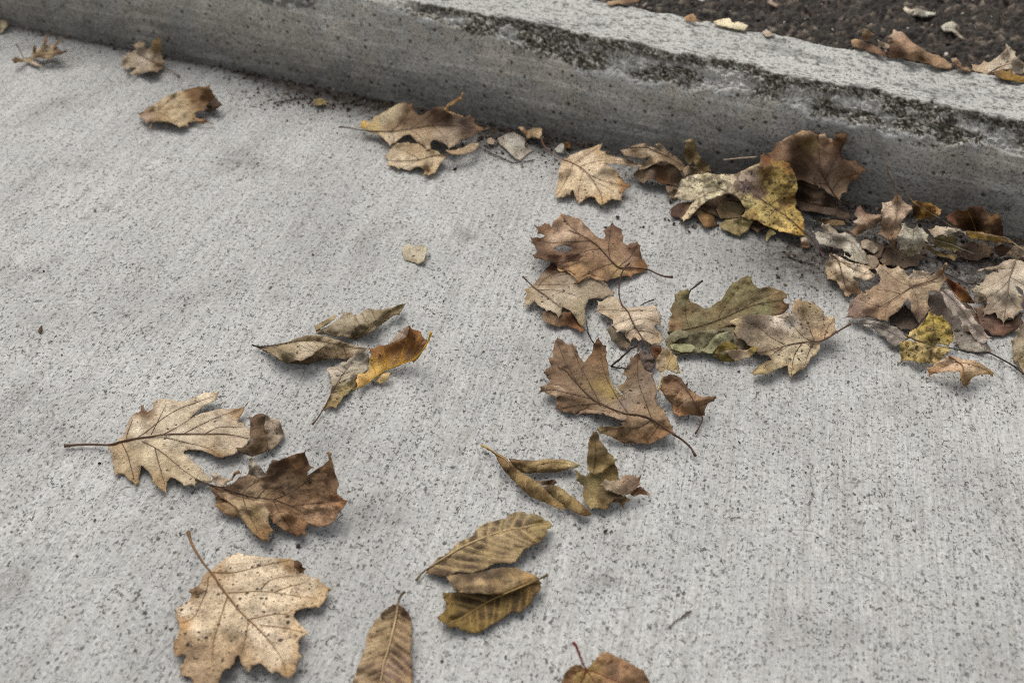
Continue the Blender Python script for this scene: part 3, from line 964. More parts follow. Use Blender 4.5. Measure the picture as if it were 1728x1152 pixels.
def stick(name, label, crop, line, r0=0.9, r1=0.5, hs=(2.0, 2.0), col='4a3a2e', z0=0.0, cat='twig', group='loose twigs'):
    COUNT[0] += 1
    l = smooth_line(pts_of(line, crop), 3.0); n = len(l); t = np.linspace(0, 1, n)
    h = np.maximum(z0 + (hs[0] * (1 - t) + hs[1] * t) / 1000.0, sup_at(l[:, 0], l[:, 1]) + r0 / 1000.0)
    for _ in range(4):
        h[1:-1] = np.maximum(h[1:-1], 0.5 * h[:-2] + 0.5 * h[2:])
    P3 = at_height(l[:, 0], l[:, 1], h)
    P3 += (np.c_[vnoise(t * 9 + COUNT[0], t * 0 + 3), vnoise(t * 9, t * 0 + COUNT[0]), t * 0] - 0.5) * 0.0012
    V, F = tube(P3, (r0 * (1 - t) + r1 * t) * (0.8 + 0.5 * vnoise(t * 14 + COUNT[0], t * 0)) / 1000.0, 7)
    loc = P3.mean(0); loc[2] = P3[:, 2].min()
    o = mesh_obj(name, V, F, M_STALK, None, np.repeat(lin(col)[None], len(V), 0), loc=loc)
    return tag(o, label, cat, group)

# ------------------------------------------------------------------ the leaves, from the ones lying lowest to the ones on top
def P_(o, c, h=None, **k):
    return dict(o=o, c=c, h=h, **k)


ROADG = 'dead leaves on the asphalt behind the kerb'
BANK = 'leaves banked up against the kerb'
OPEN = 'leaves lying out on the open concrete'

# ---------------- behind the kerb
leaf('curled_leaf', 'small grey white curled leaf on the dark asphalt, long and flat, nearest the top edge', 'S', [
    P_('650,80 670,60 720,85 790,70 840,95 900,110 945,115 940,145 890,155 820,165 760,155 700,155 670,120', [(690, 100, 'c4b79f'), (800, 110, '8f8a7c'), (920, 125, 'b9b3a2')],
       [(650, 70, 6), (800, 90, 14), (930, 130, 5), (780, 160, 2)], dome=4)], group=ROADG, z0=ROAD_Z)
leaf('curled_leaf', 'small pale grey cup shaped leaf with a tail on the dark asphalt', 'S', [
    P_('985,240 1030,205 1090,190 1140,220 1140,270 1160,310 1205,345 1170,355 1120,320 1090,290 1020,285', [(1060, 240, 'b5ad9b'), (1180, 345, 'b8a892')],
       [(1060, 200, 14), (1000, 260, 8), (1180, 350, 2), (1060, 285, 3)], dome=3)], group=ROADG, z0=ROAD_Z)
leaf('leaf_scrap', 'brown leaf scrap at the top edge of the picture beside the back of the kerb', 'T', [
    P_('105,15 180,0 230,-20 345,-25 340,15 260,30 180,30 130,45', [(140, 20, 'b3926a'), (300, 5, '8a6646')], [(105, 30, 2), (300, -15, 12)])], group=ROADG, z0=ROAD_Z + 0.02)
leaf('leaf_scrap', 'small orange brown leaf scrap sticking up behind the kerb next to a pale yellow one', 'T', [
    P_('665,130 735,98 760,140 810,165 720,160 680,145', [(720, 125, 'b0875a'), (790, 160, '8a6040')], [(735, 100, 14), (700, 150, 3)])], group=ROADG, z0=ROAD_Z + 0.015)
leaf('leaf_scrap', 'pale yellow leaf with a notched edge lying over the back edge of the kerb', 'T', [
    P_('880,160 930,145 1000,135 1015,165 1060,160 1135,185 1110,225 1050,216 980,198 920,188', [(950, 160, 'd9c795'), (1080, 190, 'dac99c')], [(1000, 135, 10), (1000, 200, 3)])], group=ROADG, z0=ROAD_Z + 0.022)
leaf('leaf_scrap', 'small pinkish grey leaf scrap just behind the kerb', 'T', [
    P_('1235,230 1290,225 1330,260 1270,270', [(1280, 245, 'b8a18b')], [(1290, 225, 6), (1270, 268, 2)])], group=ROADG, z0=ROAD_Z + 0.018)
leaf('leaf_scrap', 'narrow tan leaf scrap on the asphalt at the top edge', 'T', [
    P_('1270,5 1310,10 1360,40 1340,52 1290,30', [(1310, 20, '9c8570')], [(1310, 10, 7), (1290, 30, 2)])], group=ROADG, z0=ROAD_Z)
leaf('oak_leaf', 'pale tan leaf standing up behind the kerb at the right edge of the picture', 'S', [
    P_('1260,570 1310,580 1370,540 1420,555 1500,500 1550,460 1565,390 1610,420 1655,460 1660,510 1700,540 1760,580 1800,655 1700,662 1630,660 1620,620 1550,615 1480,640 1400,668 1300,645 1265,620',
       [(1300, 600, 'b59a78'), (1500, 560, 'bda98e'), (1600, 480, 'c0ae94'), (1700, 600, 'bba88e')], [(1565, 390, 48), (1660, 500, 40), (1400, 660, 14), (1270, 590, 14), (1700, 650, 16), (1500, 570, 26)])],
     rib='1410,660 1480,610 1580,575 1680,570 1760,590', lat=['1560,580 1590,500 1570,400'], group=ROADG, z0=ROAD_Z, vc='6f5a44')
leaf('yellow_leaf', 'yellow brown leaf edge under the pale standing leaf behind the kerb', 'S', [
    P_('1400,668 1470,640 1540,620 1610,615 1630,655 1660,662 1800,655 1800,760 1690,738 1600,712 1500,692', [(1480, 660, '7d5a1c'), (1580, 650, '9a741c'), (1700, 700, 'a07a20')],
       [(1500, 680, 16), (1700, 660, 28), (1690, 735, 16)])], group=ROADG, z0=ROAD_Z, speck=0.2)
leaf('curled_leaf', 'long light brown leaf rolled up along the back edge of the kerb', 'S', [
    P_('505,512 515,440 520,400 560,370 515,378 520,355 550,340 515,330 560,300 565,262 600,280 650,285 690,330 740,380 800,420 860,460 910,480 970,490 1030,530 1080,570 1095,607 1050,612 960,602 880,567 800,552 720,533 620,515',
       [(570, 310, 'b99a7b'), (660, 350, 'b0896a'), (560, 440, '5c3f2b'), (620, 480, '5c3f2b'), (760, 470, 'aa8563'), (850, 510, '86684a'), (950, 530, 'a98460'), (1060, 590, 'b08d68')],
       [(570, 280, 42), (660, 320, 42), (520, 500, 20), (620, 505, 17), (780, 430, 38), (960, 495, 26), (800, 545, 18), (1080, 600, 14), (700, 450, 34)], dome=4)], group=ROADG, z0=ROAD_Z + 0.008)
leaf('curled_leaf', 'brown three tipped leaf curled up at the left end of the leaves behind the kerb', 'S', [
    P_('190,360 230,345 290,360 330,390 400,405 450,430 500,470 500,512 430,482 340,462 260,432 205,412', [(220, 370, 'a5825f'), (290, 400, '6a4a34'), (420, 450, '87654a')],
       [(230, 345, 28), (430, 425, 26), (340, 455, 18), (210, 405, 18)], dome=3),
    P_('275,270 310,255 350,270 370,290 400,310 370,330 350,370 290,350 290,300', [(320, 290, 'b39673'), (320, 340, '9a7b58')], [(310, 258, 44), (320, 360, 28)], part='curled_lobe'),
    P_('425,350 450,370 500,385 535,405 530,432 480,427 440,402', [(480, 400, 'bfa687')], [(430, 352, 40), (500, 425, 28)], part='curled_lobe')], group=ROADG, z0=ROAD_Z + 0.008)
leaf('leaf_scrap', 'short brown curled scrap between the rolled leaf and the pale standing leaf behind the kerb', 'S', [
    P_('1080,520 1130,515 1170,560 1190,600 1230,600 1265,632 1240,642 1190,622 1140,607 1100,582', [(1120, 540, 'b08d69'), (1170, 595, '8a6a4c'), (1230, 620, 'a98a66')],
       [(1110, 520, 24), (1190, 600, 18), (1240, 635, 14)], dome=3)], group=ROADG, z0=ROAD_Z + 0.010)

# ---------------- far left on the pavement
leaf('oak_leaf', 'curled tan oak leaf with thin raised lobes at the far left top of the pavement', 'Q', [
    P_('560,745 640,665 690,560 800,520 890,430 960,450 1090,420 1190,480 1300,575 1130,690 1000,705 800,705', [(700, 680, 'b09c80'), (950, 600, 'b8a58c'), (1150, 600, 'a8927a')], [(560, 745, 4), (870, 500, 24), (1190, 545, 26), (1000, 700, 10)], part='back_half'),
    P_('250,740 290,690 340,700 420,720 500,740 560,710 640,690 690,650 680,540 690,460 730,450 765,500 750,580 740,630 800,590 850,520 890,440 920,330 940,260 985,280 985,370 950,460 900,530 880,590 960,600 1050,560 1110,490 1170,400 1200,320 1260,310 1260,370 1190,440 1110,560 1180,570 1280,580 1350,545 1400,560 1380,610 1280,650 1180,650 1120,690 1060,760 1000,730 920,740 880,700 800,700 740,720 660,780 760,800 880,860 860,900 780,890 690,860 600,810 520,790 430,810 330,830 270,800',
       [(300, 760, '6b5232'), (600, 720, 'b8a07a'), (720, 520, '7d5f36'), (950, 330, '8a6a40'), (1220, 350, '86663f'), (1350, 580, '6b4a2c'), (780, 840, 'c6b398'), (1000, 650, 'ad9470'), (860, 690, '7d6336')],
       [(250, 760, 14), (940, 270, 34), (720, 460, 26), (1230, 320, 32), (1380, 570, 26), (780, 860, 2), (560, 760, 4), (900, 680, 20), (1050, 720, 16)])],
     rib='330,430 420,560 500,720 640,720 800,660 960,650 1150,620 1340,580', sh=26, vc='57493a', group=OPEN)
leaf('leaf_scrap', 'tan leaf scrap at the foot of the kerb on the left edge of the picture', 'A', [
    P_('-20,100 30,105 40,130 20,150 10,168 -20,172', [(10, 130, 'b5a17c')], [(20, 105, 12), (5, 165, 3)])], group=OPEN)
leaf('oak_leaf', 'pale lobed leaf propped against the foot of the kerb on the left', 'A', [
    P_('605,330 620,290 650,265 690,255 660,225 700,205 735,215 740,250 760,245 770,205 800,185 820,200 815,250 820,290 835,310 830,350 800,365 760,360 720,375 670,385 655,370 690,345 640,355',
       [(650, 300, 'ab967c'), (730, 300, 'b3a08a'), (790, 220, '94784c'), (810, 330, 'a98f70'), (680, 375, 'b09a7c')], [(800, 190, 52), (700, 210, 48), (620, 300, 16), (620, 335, 5), (830, 340, 10), (680, 380, 3), (740, 300, 28)])],
     rib='910,390 870,362 830,340 770,310 710,280 660,262', lat=['770,310 790,260 800,195', '740,300 720,250 700,212', '750,305 690,325 630,340'], sh=2, vc='6b5642', group=OPEN)
leaf('maple_leaf', 'folded light brown leaf with dark raised end, alone below the pale lobed leaf', 'A', [
    P_('1040,560 1055,520 1065,480 1100,500 1128,530 1085,562 1020,572', [(1080, 530, '5c4634')], [(1110, 510, 22), (1040, 565, 4)], part='folded_lobe'),
    P_('690,570 740,550 790,525 850,485 910,465 960,450 1010,435 1065,425 1075,460 1100,490 1080,500 1040,558 990,570 990,595 1040,600 1085,630 1030,630 980,615 950,620 970,655 910,645 860,620 810,615 750,660 770,610 740,630 710,600',
       [(720, 580, 'b2957a'), (800, 540, 'b39970'), (860, 500, 'baa078'), (920, 520, 'b49a70'), (985, 480, '7a5527'), (1040, 470, '7a5a34'), (900, 600, 'b59c74'), (820, 630, '987a4e'), (1050, 620, '96704a')],
       [(1065, 428, 50), (900, 465, 38), (740, 555, 16), (690, 572, 3), (860, 600, 20), (760, 655, 2), (960, 650, 4), (1080, 628, 6), (1040, 540, 22), (950, 530, 22)], part='blade')],
     lat=['700,575 800,560 900,545 990,520', '800,560 870,500 960,455', '800,565 860,600 900,635'], vc='6a5032', group=OPEN)

# ---------------- left centre, against the kerb
leaf('leaf_scrap', 'small yellowish leaf bit in dark litter at the kerb foot beside a twig', 'B', [
    P_('110,260 150,245 190,262 190,285 150,293 115,287', [(150, 270, '94804e')], [(150, 250, 9), (150, 290, 2)])], group=BANK)
leaf('oak_leaf', 'small cream coloured leaf partly under the big dark brown oak leaf', 'B', [
    P_('550,610 590,560 640,530 700,525 780,530 830,570 900,585 965,605 930,640 900,680 880,720 840,738 795,738 810,700 780,680 720,705 680,695 645,700 625,680 575,675 580,640',
       [(600, 600, 'b09a7c'), (720, 570, '957d5e'), (700, 650, 'c2ac88'), (860, 660, 'b89f78'), (840, 725, 'a88a60')], [(560, 620, 5), (640, 540, 9), (800, 640, 18), (965, 605, 14), (640, 695, 4), (830, 735, 5), (860, 580, 14)])],
     rib='965,606 870,610 780,636 680,645 570,640', lat=['860,612 860,670 820,730', '780,636 720,665 650,690', '780,636 720,600 640,560'], vc='5e4834', group=BANK)
leaf('leaf_scrap', 'narrow pale brown leaf scrap right of the cream leaf under the dark oak leaf', 'B', [
    P_('945,572 1000,577 1060,560 1110,530 1155,530 1150,562 1080,597 1020,604 970,597', [(1000, 590, '9f8463'), (1110, 555, 'b39a78')], [(1110, 532, 14), (1000, 600, 3)])], group=BANK)
leaf('leaf_scrap', 'grey papery leaf remnant between the dark oak leaf and the tan maple leaf', 'B', [
    P_('1275,500 1330,470 1380,460 1450,500 1445,560 1500,580 1460,602 1420,640 1390,630 1350,590 1290,540', [(1340, 510, 'bbb4a6'), (1440, 600, 'a89e90'), (1300, 540, '9c8f80')], [(1380, 465, 6), (1400, 630, 1), (1330, 540, 3)], und=2.6)], group=BANK, speck=0.2)
leaf('leaf_scrap', 'tiny tan leaf bit beside the grey papery remnant', 'B', [
    P_('1205,510 1230,495 1260,515 1250,540 1215,537', [(1230, 515, 'a8917a')], [(1230, 497, 7), (1230, 538, 2)])], group=BANK)
leaf('oak_leaf', 'big dark brown oak leaf with a pale yellow left flap leaning on the kerb', 'B', [
    P_('395,435 410,395 430,380 470,400 500,360 560,330 620,295 690,270 745,275 745,320 780,360 830,330 880,305 930,300 960,305 1000,345 1055,360 1100,350 1135,380 1130,410 1170,430 1230,432 1180,450 1140,470 1110,500 1050,510 1000,550 965,570 930,530 870,510 850,530 855,570 820,580 800,540 760,520 720,475 670,490 630,530 595,555 560,510 520,470 450,455',
       [(420, 420, 'b88f2c'), (470, 425, 'b39a5a'), (560, 370, 'b8a680'), (640, 330, 'b09c78'), (600, 420, '957a58'), (690, 385, '6e4c35'), (720, 295, '86664e'), (780, 420, '85694f'), (860, 370, '5e4430'), (960, 400, '553f2d'), (1080, 440, '5e4a42'), (1180, 440, '8a6848'), (600, 500, 'bca583'), (700, 460, 'a88f70'), (800, 490, 'a89170'), (930, 480, '9c8670'), (980, 520, 'a8947c'), (1030, 480, '94806a')],
       [(400, 435, 8), (690, 272, 44), (560, 335, 30), (745, 330, 30), (930, 302, 58), (1055, 362, 50), (1230, 432, 26), (600, 455, 16), (850, 425, 20), (1050, 430, 30), (595, 552, 3), (820, 578, 5), (965, 568, 4), (1050, 508, 12)]),
    P_('930,318 945,295 970,272 1015,252 1050,225 1062,203 1052,258 1005,280 965,296 950,318 1000,340 1055,356 1050,368 990,352 945,335', [(1040, 240, 'ab7a3e'), (960, 300, 'a8834e'), (1010, 350, 'b58f5c')], [(1060, 206, 86), (960, 290, 68), (1050, 362, 58), (940, 330, 62)], part='curled_lobe')],
     rib='270,428 340,435 400,448 500,456 600,456 720,441 850,420 1000,420 1150,438', lat=['600,456 660,400 720,320', '720,441 800,390 900,320', '850,420 930,380 1040,365', '600,456 620,500 600,545', '720,445 780,490 825,570', '860,425 930,480 965,560'], vc='4a3729', sh=9, group=BANK)
leaf('leaf_scrap', 'small two lobed tan leaf at the end of the tan maple leaf stalk', 'C', [
    P_('55,130 90,125 110,155 150,135 205,140 205,175 190,200 150,190 110,202 90,170', [(80, 140, 'c09c6c'), (160, 165, 'b8976b')], [(60, 130, 26), (200, 140, 22), (110, 198, 10)])], group=BANK)
leaf('leaf_scrap', 'tiny orange leaf bit beside the reddish stalk at the kerb', 'C', [
    P_('345,235 375,222 388,240 380,262 350,262', [(365, 245, 'a87a34')], [(370, 225, 14), (360, 262, 6)])], group=BANK)
leaf('leaf_scrap', 'tiny white papery bit beside the reddish stalk at the kerb', 'C', [
    P_('285,270 320,235 342,232 345,270 330,292 300,288', [(315, 265, 'b9b3a8')], [(330, 235, 14), (310, 290, 4)])], group=BANK)

# ---------------- the bank of leaves in the middle and on the right
leaf('curled_leaf', 'crumpled brown leaf with pale ridges between the tan maple leaf and the yellow leaf', 'C', [
    P_('985,500 1060,505 1085,560 1030,595 1000,562', [(1040, 545, '8f7a60')], [(1000, 510, 14), (1030, 590, 3)], part='torn_flap'),
    P_('780,430 820,470 850,485 890,455 940,475 1000,490 1060,500 1095,460 1080,420 1110,380 1060,340 900,370 830,390', [(830, 440, '8c765c'), (900, 430, '6d5948'), (960, 470, '80552a'), (1060, 430, '8d765c')], [(800, 440, 10), (900, 380, 26), (1060, 360, 34), (950, 470, 16), (1060, 495, 10)], part='lower_lobe'),
    P_('700,275 760,260 810,240 850,232 900,255 960,285 945,262 920,240 950,230 990,270 1040,310 1090,350 1110,380 1085,410 1040,370 1000,350 960,345 900,370 850,395 820,400 830,365 870,340 900,310 850,330 790,325 730,310',
       [(740, 285, '9a856a'), (790, 300, '6f5b47'), (850, 250, 'ab9474'), (880, 290, 'b09a7a'), (860, 360, 'a89072'), (980, 320, '8a7258'), (1060, 360, '8f775a')], [(705, 275, 34), (850, 240, 50), (960, 285, 46), (930, 235, 56), (1100, 380, 36), (850, 390, 26), (790, 320, 36)], part='blade')],
     rib='760,262 860,260 940,290 1020,325 1100,375', vc='4c3a2c', group=BANK, und=2.0)
leaf('curled_leaf', 'narrow olive brown leaf rolled upright against the kerb left of the yellow leaf', 'C', [
    P_('1130,370 1190,385 1260,418 1200,432 1140,427 1110,442 1095,402', [(1170, 410, '9a8462')], [(1130, 372, 28), (1180, 430, 16)], part='torn_flap'),
    P_('1100,300 1115,240 1110,215 1160,202 1180,240 1190,290 1220,340 1270,380 1275,410 1230,412 1195,390 1160,345 1140,370 1110,335', [(1120, 225, 'a08c62'), (1170, 230, '94804e'), (1145, 300, '5d492e'), (1120, 330, '8a7448'), (1210, 350, '8d7648')],
       [(1160, 204, 72), (1110, 220, 70), (1110, 330, 34), (1270, 395, 26), (1190, 300, 52)], part='blade')], group=BANK)
leaf('oak_leaf', 'tan speckled maple leaf with pointed tips leaning on the litter at the kerb foot', 'C', [
    P_('325,335 380,310 440,285 500,265 560,240 592,225 580,255 570,270 615,280 605,300 650,315 720,330 780,345 840,375 800,385 740,375 680,360 610,358 650,385 690,420 710,460 760,490 765,515 735,520 720,545 728,610 690,590 650,583 610,610 585,645 560,610 540,575 500,570 460,600 435,622 425,590 410,560 400,520 385,560 340,575 295,580 285,540 300,500 310,440 315,390',
       [(360, 360, 'c2a47c'), (500, 330, 'c4aa84'), (560, 260, 'b8986c'), (720, 345, 'bb9f78'), (380, 480, 'bfa379'), (560, 470, 'c8ae86'), (660, 530, 'c2a67c'), (740, 505, '9a6c34'), (585, 620, 'b0905e')],
       [(325, 335, 26), (592, 228, 40), (840, 375, 30), (640, 330, 34), (500, 400, 27), (295, 575, 5), (435, 618, 5), (585, 640, 6), (728, 605, 9), (760, 505, 16), (560, 500, 18), (380, 520, 12)], q=0.7)],
     rib='195,195 220,250 260,290 320,330 390,352 470,400 530,470 580,560 586,630', lat=['400,360 500,300 580,240', '440,380 560,345 700,345 820,375', '400,365 360,460 300,560', '470,400 440,500 435,600', '500,430 600,470 750,508', '530,470 630,520 720,595'], vc='6f4c38', sh=30, speck=0.5, cat='leaf', group=BANK)
# litter under the yellow leaf
leaf('leaf_scrap', 'dark brown torn leaf pieces poking out under the left tip of the yellow leaf', 'D', [
    P_('135,660 180,620 240,610 330,600 400,640 450,700 480,770 430,790 385,797 350,740 320,690 270,732 230,757 200,722 140,712', [(170, 670, '5e443a'), (330, 660, '7a5f40'), (400, 740, '8f6a3a'), (450, 770, '6a4a2e')],
       [(150, 700, 2), (300, 620, 14), (460, 770, 3), (390, 700, 8)], und=2)], group=BANK)
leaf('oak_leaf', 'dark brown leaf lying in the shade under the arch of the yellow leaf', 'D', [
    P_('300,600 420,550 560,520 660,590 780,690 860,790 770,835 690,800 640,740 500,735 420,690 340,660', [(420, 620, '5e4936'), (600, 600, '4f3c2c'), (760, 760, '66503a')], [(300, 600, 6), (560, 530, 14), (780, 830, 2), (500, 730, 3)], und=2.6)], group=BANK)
leaf('oak_leaf', 'leaf added to darken the gap between the yellow leaf and the large dark upright leaf', 'D', [  # dark piece added so that the gap behind the yellow leaf reads dark
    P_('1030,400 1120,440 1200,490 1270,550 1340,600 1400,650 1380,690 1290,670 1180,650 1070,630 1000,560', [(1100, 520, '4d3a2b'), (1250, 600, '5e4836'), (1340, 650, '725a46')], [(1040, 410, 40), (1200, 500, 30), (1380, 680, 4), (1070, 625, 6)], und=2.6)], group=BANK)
leaf('leaf_scrap', 'tan rounded leaf piece in the shade under the yellow leaf', 'D', [
    P_('465,660 500,600 620,610 680,660 640,722 560,727 500,727', [(520, 660, '87704e'), (600, 680, '7d6a48')], [(500, 610, 16), (560, 720, 5)])], group=BANK)
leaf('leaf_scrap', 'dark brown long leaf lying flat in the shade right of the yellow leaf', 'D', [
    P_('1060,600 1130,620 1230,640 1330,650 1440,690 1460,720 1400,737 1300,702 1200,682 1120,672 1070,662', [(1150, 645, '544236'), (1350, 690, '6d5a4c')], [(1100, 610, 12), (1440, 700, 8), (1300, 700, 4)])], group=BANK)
leaf('leaf_scrap', 'ochre leaf strip below the dark brown long leaf right of the yellow leaf', 'D', [
    P_('1170,722 1280,735 1400,745 1410,777 1340,782 1240,757', [(1300, 755, '7d6640')], [(1180, 725, 5), (1400, 760, 5)])], group=BANK)
leaf('round_leaf', 'small round olive leaf under the lower edge of the yellow leaf', 'D', [
    P_('490,770 540,735 620,728 690,730 740,735 720,780 690,820 640,858 590,840 530,815 500,795', [(560, 780, '8f8052'), (650, 800, '938352'), (700, 760, '7d7044')], [(500, 775, 4), (640, 855, 3), (640, 735, 16), (620, 790, 11)])],
     rib='645,700 636,770 640,850', lat=['640,760 570,770 520,800', '638,790 590,810 570,830', '642,770 690,780 705,800'], vc='6b5d36', rr_=0.4, group=BANK)
leaf('leaf_scrap', 'tiny olive leaf tip standing under the yellow leaf', 'D', [
    P_('830,850 860,800 890,812 905,840 870,852 835,897', [(870, 830, 'a08f56')], [(870, 805, 10), (835, 895, 2)])], group=BANK)
leaf('leaf_scrap', 'rust brown leaf bit beside the stalk of the yellow leaf', 'D', [
    P_('1085,920 1080,870 1120,860 1160,910 1140,940 1095,942', [(1110, 925, '7d5330'), (1110, 880, 'a3927e')], [(1110, 870, 8), (1110, 940, 2)])], group=BANK)
leaf('oak_leaf', 'large dark brown leaf standing upright against the kerb behind the yellow leaf', 'D', [
    P_('840,255 900,175 960,150 1040,115 1090,85 1150,90 1190,110 1215,120 1230,190 1260,215 1310,165 1330,110 1380,100 1430,110 1425,160 1380,230 1380,290 1430,300 1490,300 1530,340 1575,380 1520,400 1500,440 1440,470 1420,540 1380,550 1370,602 1330,570 1280,540 1230,490 1220,510 1170,480 1110,450 1040,470 980,420 900,340 860,300',
       [(900, 200, '7d5a3c'), (960, 165, 'a3866a'), (1120, 110, 'a08262'), (1130, 170, '7d6530'), (1050, 220, '664a30'), (1250, 300, '785c48'), (1400, 140, '6d4c30'), (1400, 250, '694c38'), (1480, 360, '8a6c52'), (1560, 380, '8d6032'), (1250, 400, '9c826c'), (1340, 500, '9c7e62'), (1050, 400, '5c4230')],
       [(1090, 90, 108), (1400, 105, 106), (1570, 380, 66), (840, 260, 70), (1370, 600, 20), (1220, 500, 34), (1100, 430, 44), (1420, 530, 34), (1250, 300, 74), (1260, 215, 88)], und=2),
    P_('1215,118 1260,108 1275,140 1315,148 1312,172 1250,218 1228,185', [(1250, 140, 'a5876b'), (1270, 180, '94765e')], [(1240, 112, 112), (1250, 215, 96)], part='curled_lobe')],
     rib='1430,642 1370,600 1320,540 1270,460 1210,370 1130,270 1070,200', lat=['1310,530 1380,440 1560,382', '1260,450 1320,330 1400,180', '1210,370 1220,280 1200,130', '1280,480 1200,470 1110,430'], vc='4a3526', sh=5, group=BANK, mottle=('4f3826', 0.2))
leaf('yellow_leaf', 'large yellow and purple blotched leaf with tan left side, arched beside the kerb', 'D', [
    P_('145,575 190,510 215,440 260,420 340,405 410,395 450,405 520,405 600,405 660,380 720,350 780,325 790,270 810,245 860,265 900,310 960,305 1005,325 1030,380 1055,440 1065,510 1045,570 1055,610 1045,650 1085,680 1110,740 1115,820 1140,870 1100,850 1050,850 990,830 930,825 880,800 820,775 770,740 700,735 640,715 680,660 650,600 600,550 540,545 480,565 420,590 360,630 310,680 270,730 230,755 205,720 250,680 290,620 320,590 280,600 200,590',
       [(190, 560, 'b8a884'), (300, 470, 'c4b48c'), (250, 710, 'c0a97c'), (400, 440, 'c8b886'), (400, 540, 'c6b68c'), (500, 480, 'cbbb86'), (560, 440, 'c0ae88'), (640, 450, 'a08c7c'), (680, 500, '6f5c5c'), (730, 420, 'a58e82'), (780, 540, '6a564c'), (740, 360, 'b59e7a'), (830, 300, '7d4a1a'), (820, 390, '8a6a2a'), (860, 470, 'bda03c'), (930, 400, 'b8983a'), (990, 360, '86591f'), (1040, 470, 'b59a34'), (900, 560, 'b89e3e'), (980, 600, '8a6a34'), (700, 620, 'c2b05c'), (800, 690, 'c0a544'), (740, 710, '8a6c34'), (930, 760, 'bd9f3a'), (1060, 700, 'b8983a'), (1000, 800, 'c09c2e'), (1090, 820, 'a8801f')],
       [(145, 575, 22), (200, 490, 34), (230, 750, 3), (300, 640, 14), (450, 405, 54), (420, 590, 26), (540, 545, 34), (640, 460, 46), (790, 270, 72), (840, 255, 76), (960, 310, 62), (1060, 500, 44), (1050, 630, 26), (1135, 865, 7), (1115, 760, 14), (700, 735, 14), (900, 805, 8), (640, 700, 18), (820, 610, 38), (920, 670, 28)], q=0.9)],
     rib='1260,1020 1200,930 1150,860 1080,800 1000,730 920,670 830,610 760,560 690,500 640,455',
     lat=['430,420 470,490 560,545 660,590 760,615', '300,430 400,470 480,500 560,545', '760,560 800,480 830,380 830,280', '860,630 950,560 1040,470', '860,630 820,560 790,500', '980,710 960,650 1000,610', '760,615 700,660 650,700', '900,660 850,720 840,770', '330,590 420,540 520,520'], vc='57403a', sh=3, speck=0.72, group=BANK, mottle=('4a3428', 0.70, 8), step=2.6)

# ---------------- right hand heap, lower layers
for lab_, o_t, cs_, hs_ in (
        ('dark leaf piece backing the notch of the large tan brown oak leaf', '700,600 830,500 890,560 940,650 890,705 800,695 720,645', [(800, 640, '564a42')], [(830, 520, 10), (800, 690, 2)]),  # dark backing piece set behind the notch
        ('dull grey brown leaf underneath the narrow pale pinkish grey leaf', '985,430 1090,385 1200,440 1330,520 1400,590 1425,700 1330,720 1190,705 1110,650 1020,600 990,520', [(1060, 500, '6a5d54'), (1200, 640, '7a7068'), (1350, 600, '75604f')], [(1090, 400, 14), (1200, 700, 2), (1400, 650, 8)]),
        ('reddish brown leaf showing under the tips of the large pale beige maple leaf', '1340,520 1420,500 1500,560 1600,620 1690,560 1719,560 1719,640 1660,690 1565,742 1480,735 1390,692', [(1450, 650, '785c4e'), (1540, 700, '84604e'), (1660, 620, '5f4636')], [(1400, 520, 12), (1500, 735, 2), (1690, 580, 10)]),
        ('flattened brown leaf on the dirt behind the peaked tan brown oak leaf', '560,150 640,110 700,60 830,70 940,90 990,150 930,215 820,235 740,215 660,200', [(650, 150, '6a5848'), (800, 130, '7a6654'), (930, 150, '5c4c40')], [(700, 70, 9), (800, 225, 3), (930, 100, 9)]),
        ('dark brown leaf in the shade under the pale skeleton like leaf', '440,120 520,40 600,20 690,60 660,150 580,190 500,180', [(560, 110, '5c4a3e'), (620, 60, '6d5848')], [(560, 30, 10), (560, 180, 2)]),
        ('brown curled leaf on the dirt above the pale beige maple leaf', '1180,120 1240,60 1330,30 1440,40 1500,90 1470,150 1380,175 1280,165', [(1260, 110, '6b5648'), (1400, 90, '7d6552')], [(1330, 40, 14), (1300, 160, 3), (1450, 130, 5)]),
        ('small tan leaf lying between the wavy tan leaf and the kerb side litter', '470,215 500,150 560,130 620,150 640,200 600,240 540,245', [(540, 180, '94806a')], [(560, 140, 12), (540, 240, 4)]),
        ('grey brown leaf at the right edge above the grey brown one', '1560,120 1640,60 1760,50 1760,200 1640,175', [(1650, 110, '86735f')], [(1640, 65, 14), (1600, 140, 6)])):
    leaf('oak_leaf', lab_, 'F', [P_(o_t, cs_, hs_, und=2.4)], group=BANK, q=0.3)
leaf('oak_leaf', 'grey leathery leaf blade half hidden beneath the big tan brown leaf', 'F', [
    P_('440,640 500,620 550,615 620,630 690,650 770,670 820,710 855,760 820,822 760,822 710,792 660,732 590,682 520,662', [(520, 640, 'a39b94'), (620, 670, '8a827c'), (760, 760, '857d77')], [(440, 640, 10), (620, 632, 14), (840, 740, 12), (760, 820, 3), (600, 685, 6)])],
     rib='445,642 560,645 690,690 840,780', vc='6b625c', group=BANK)
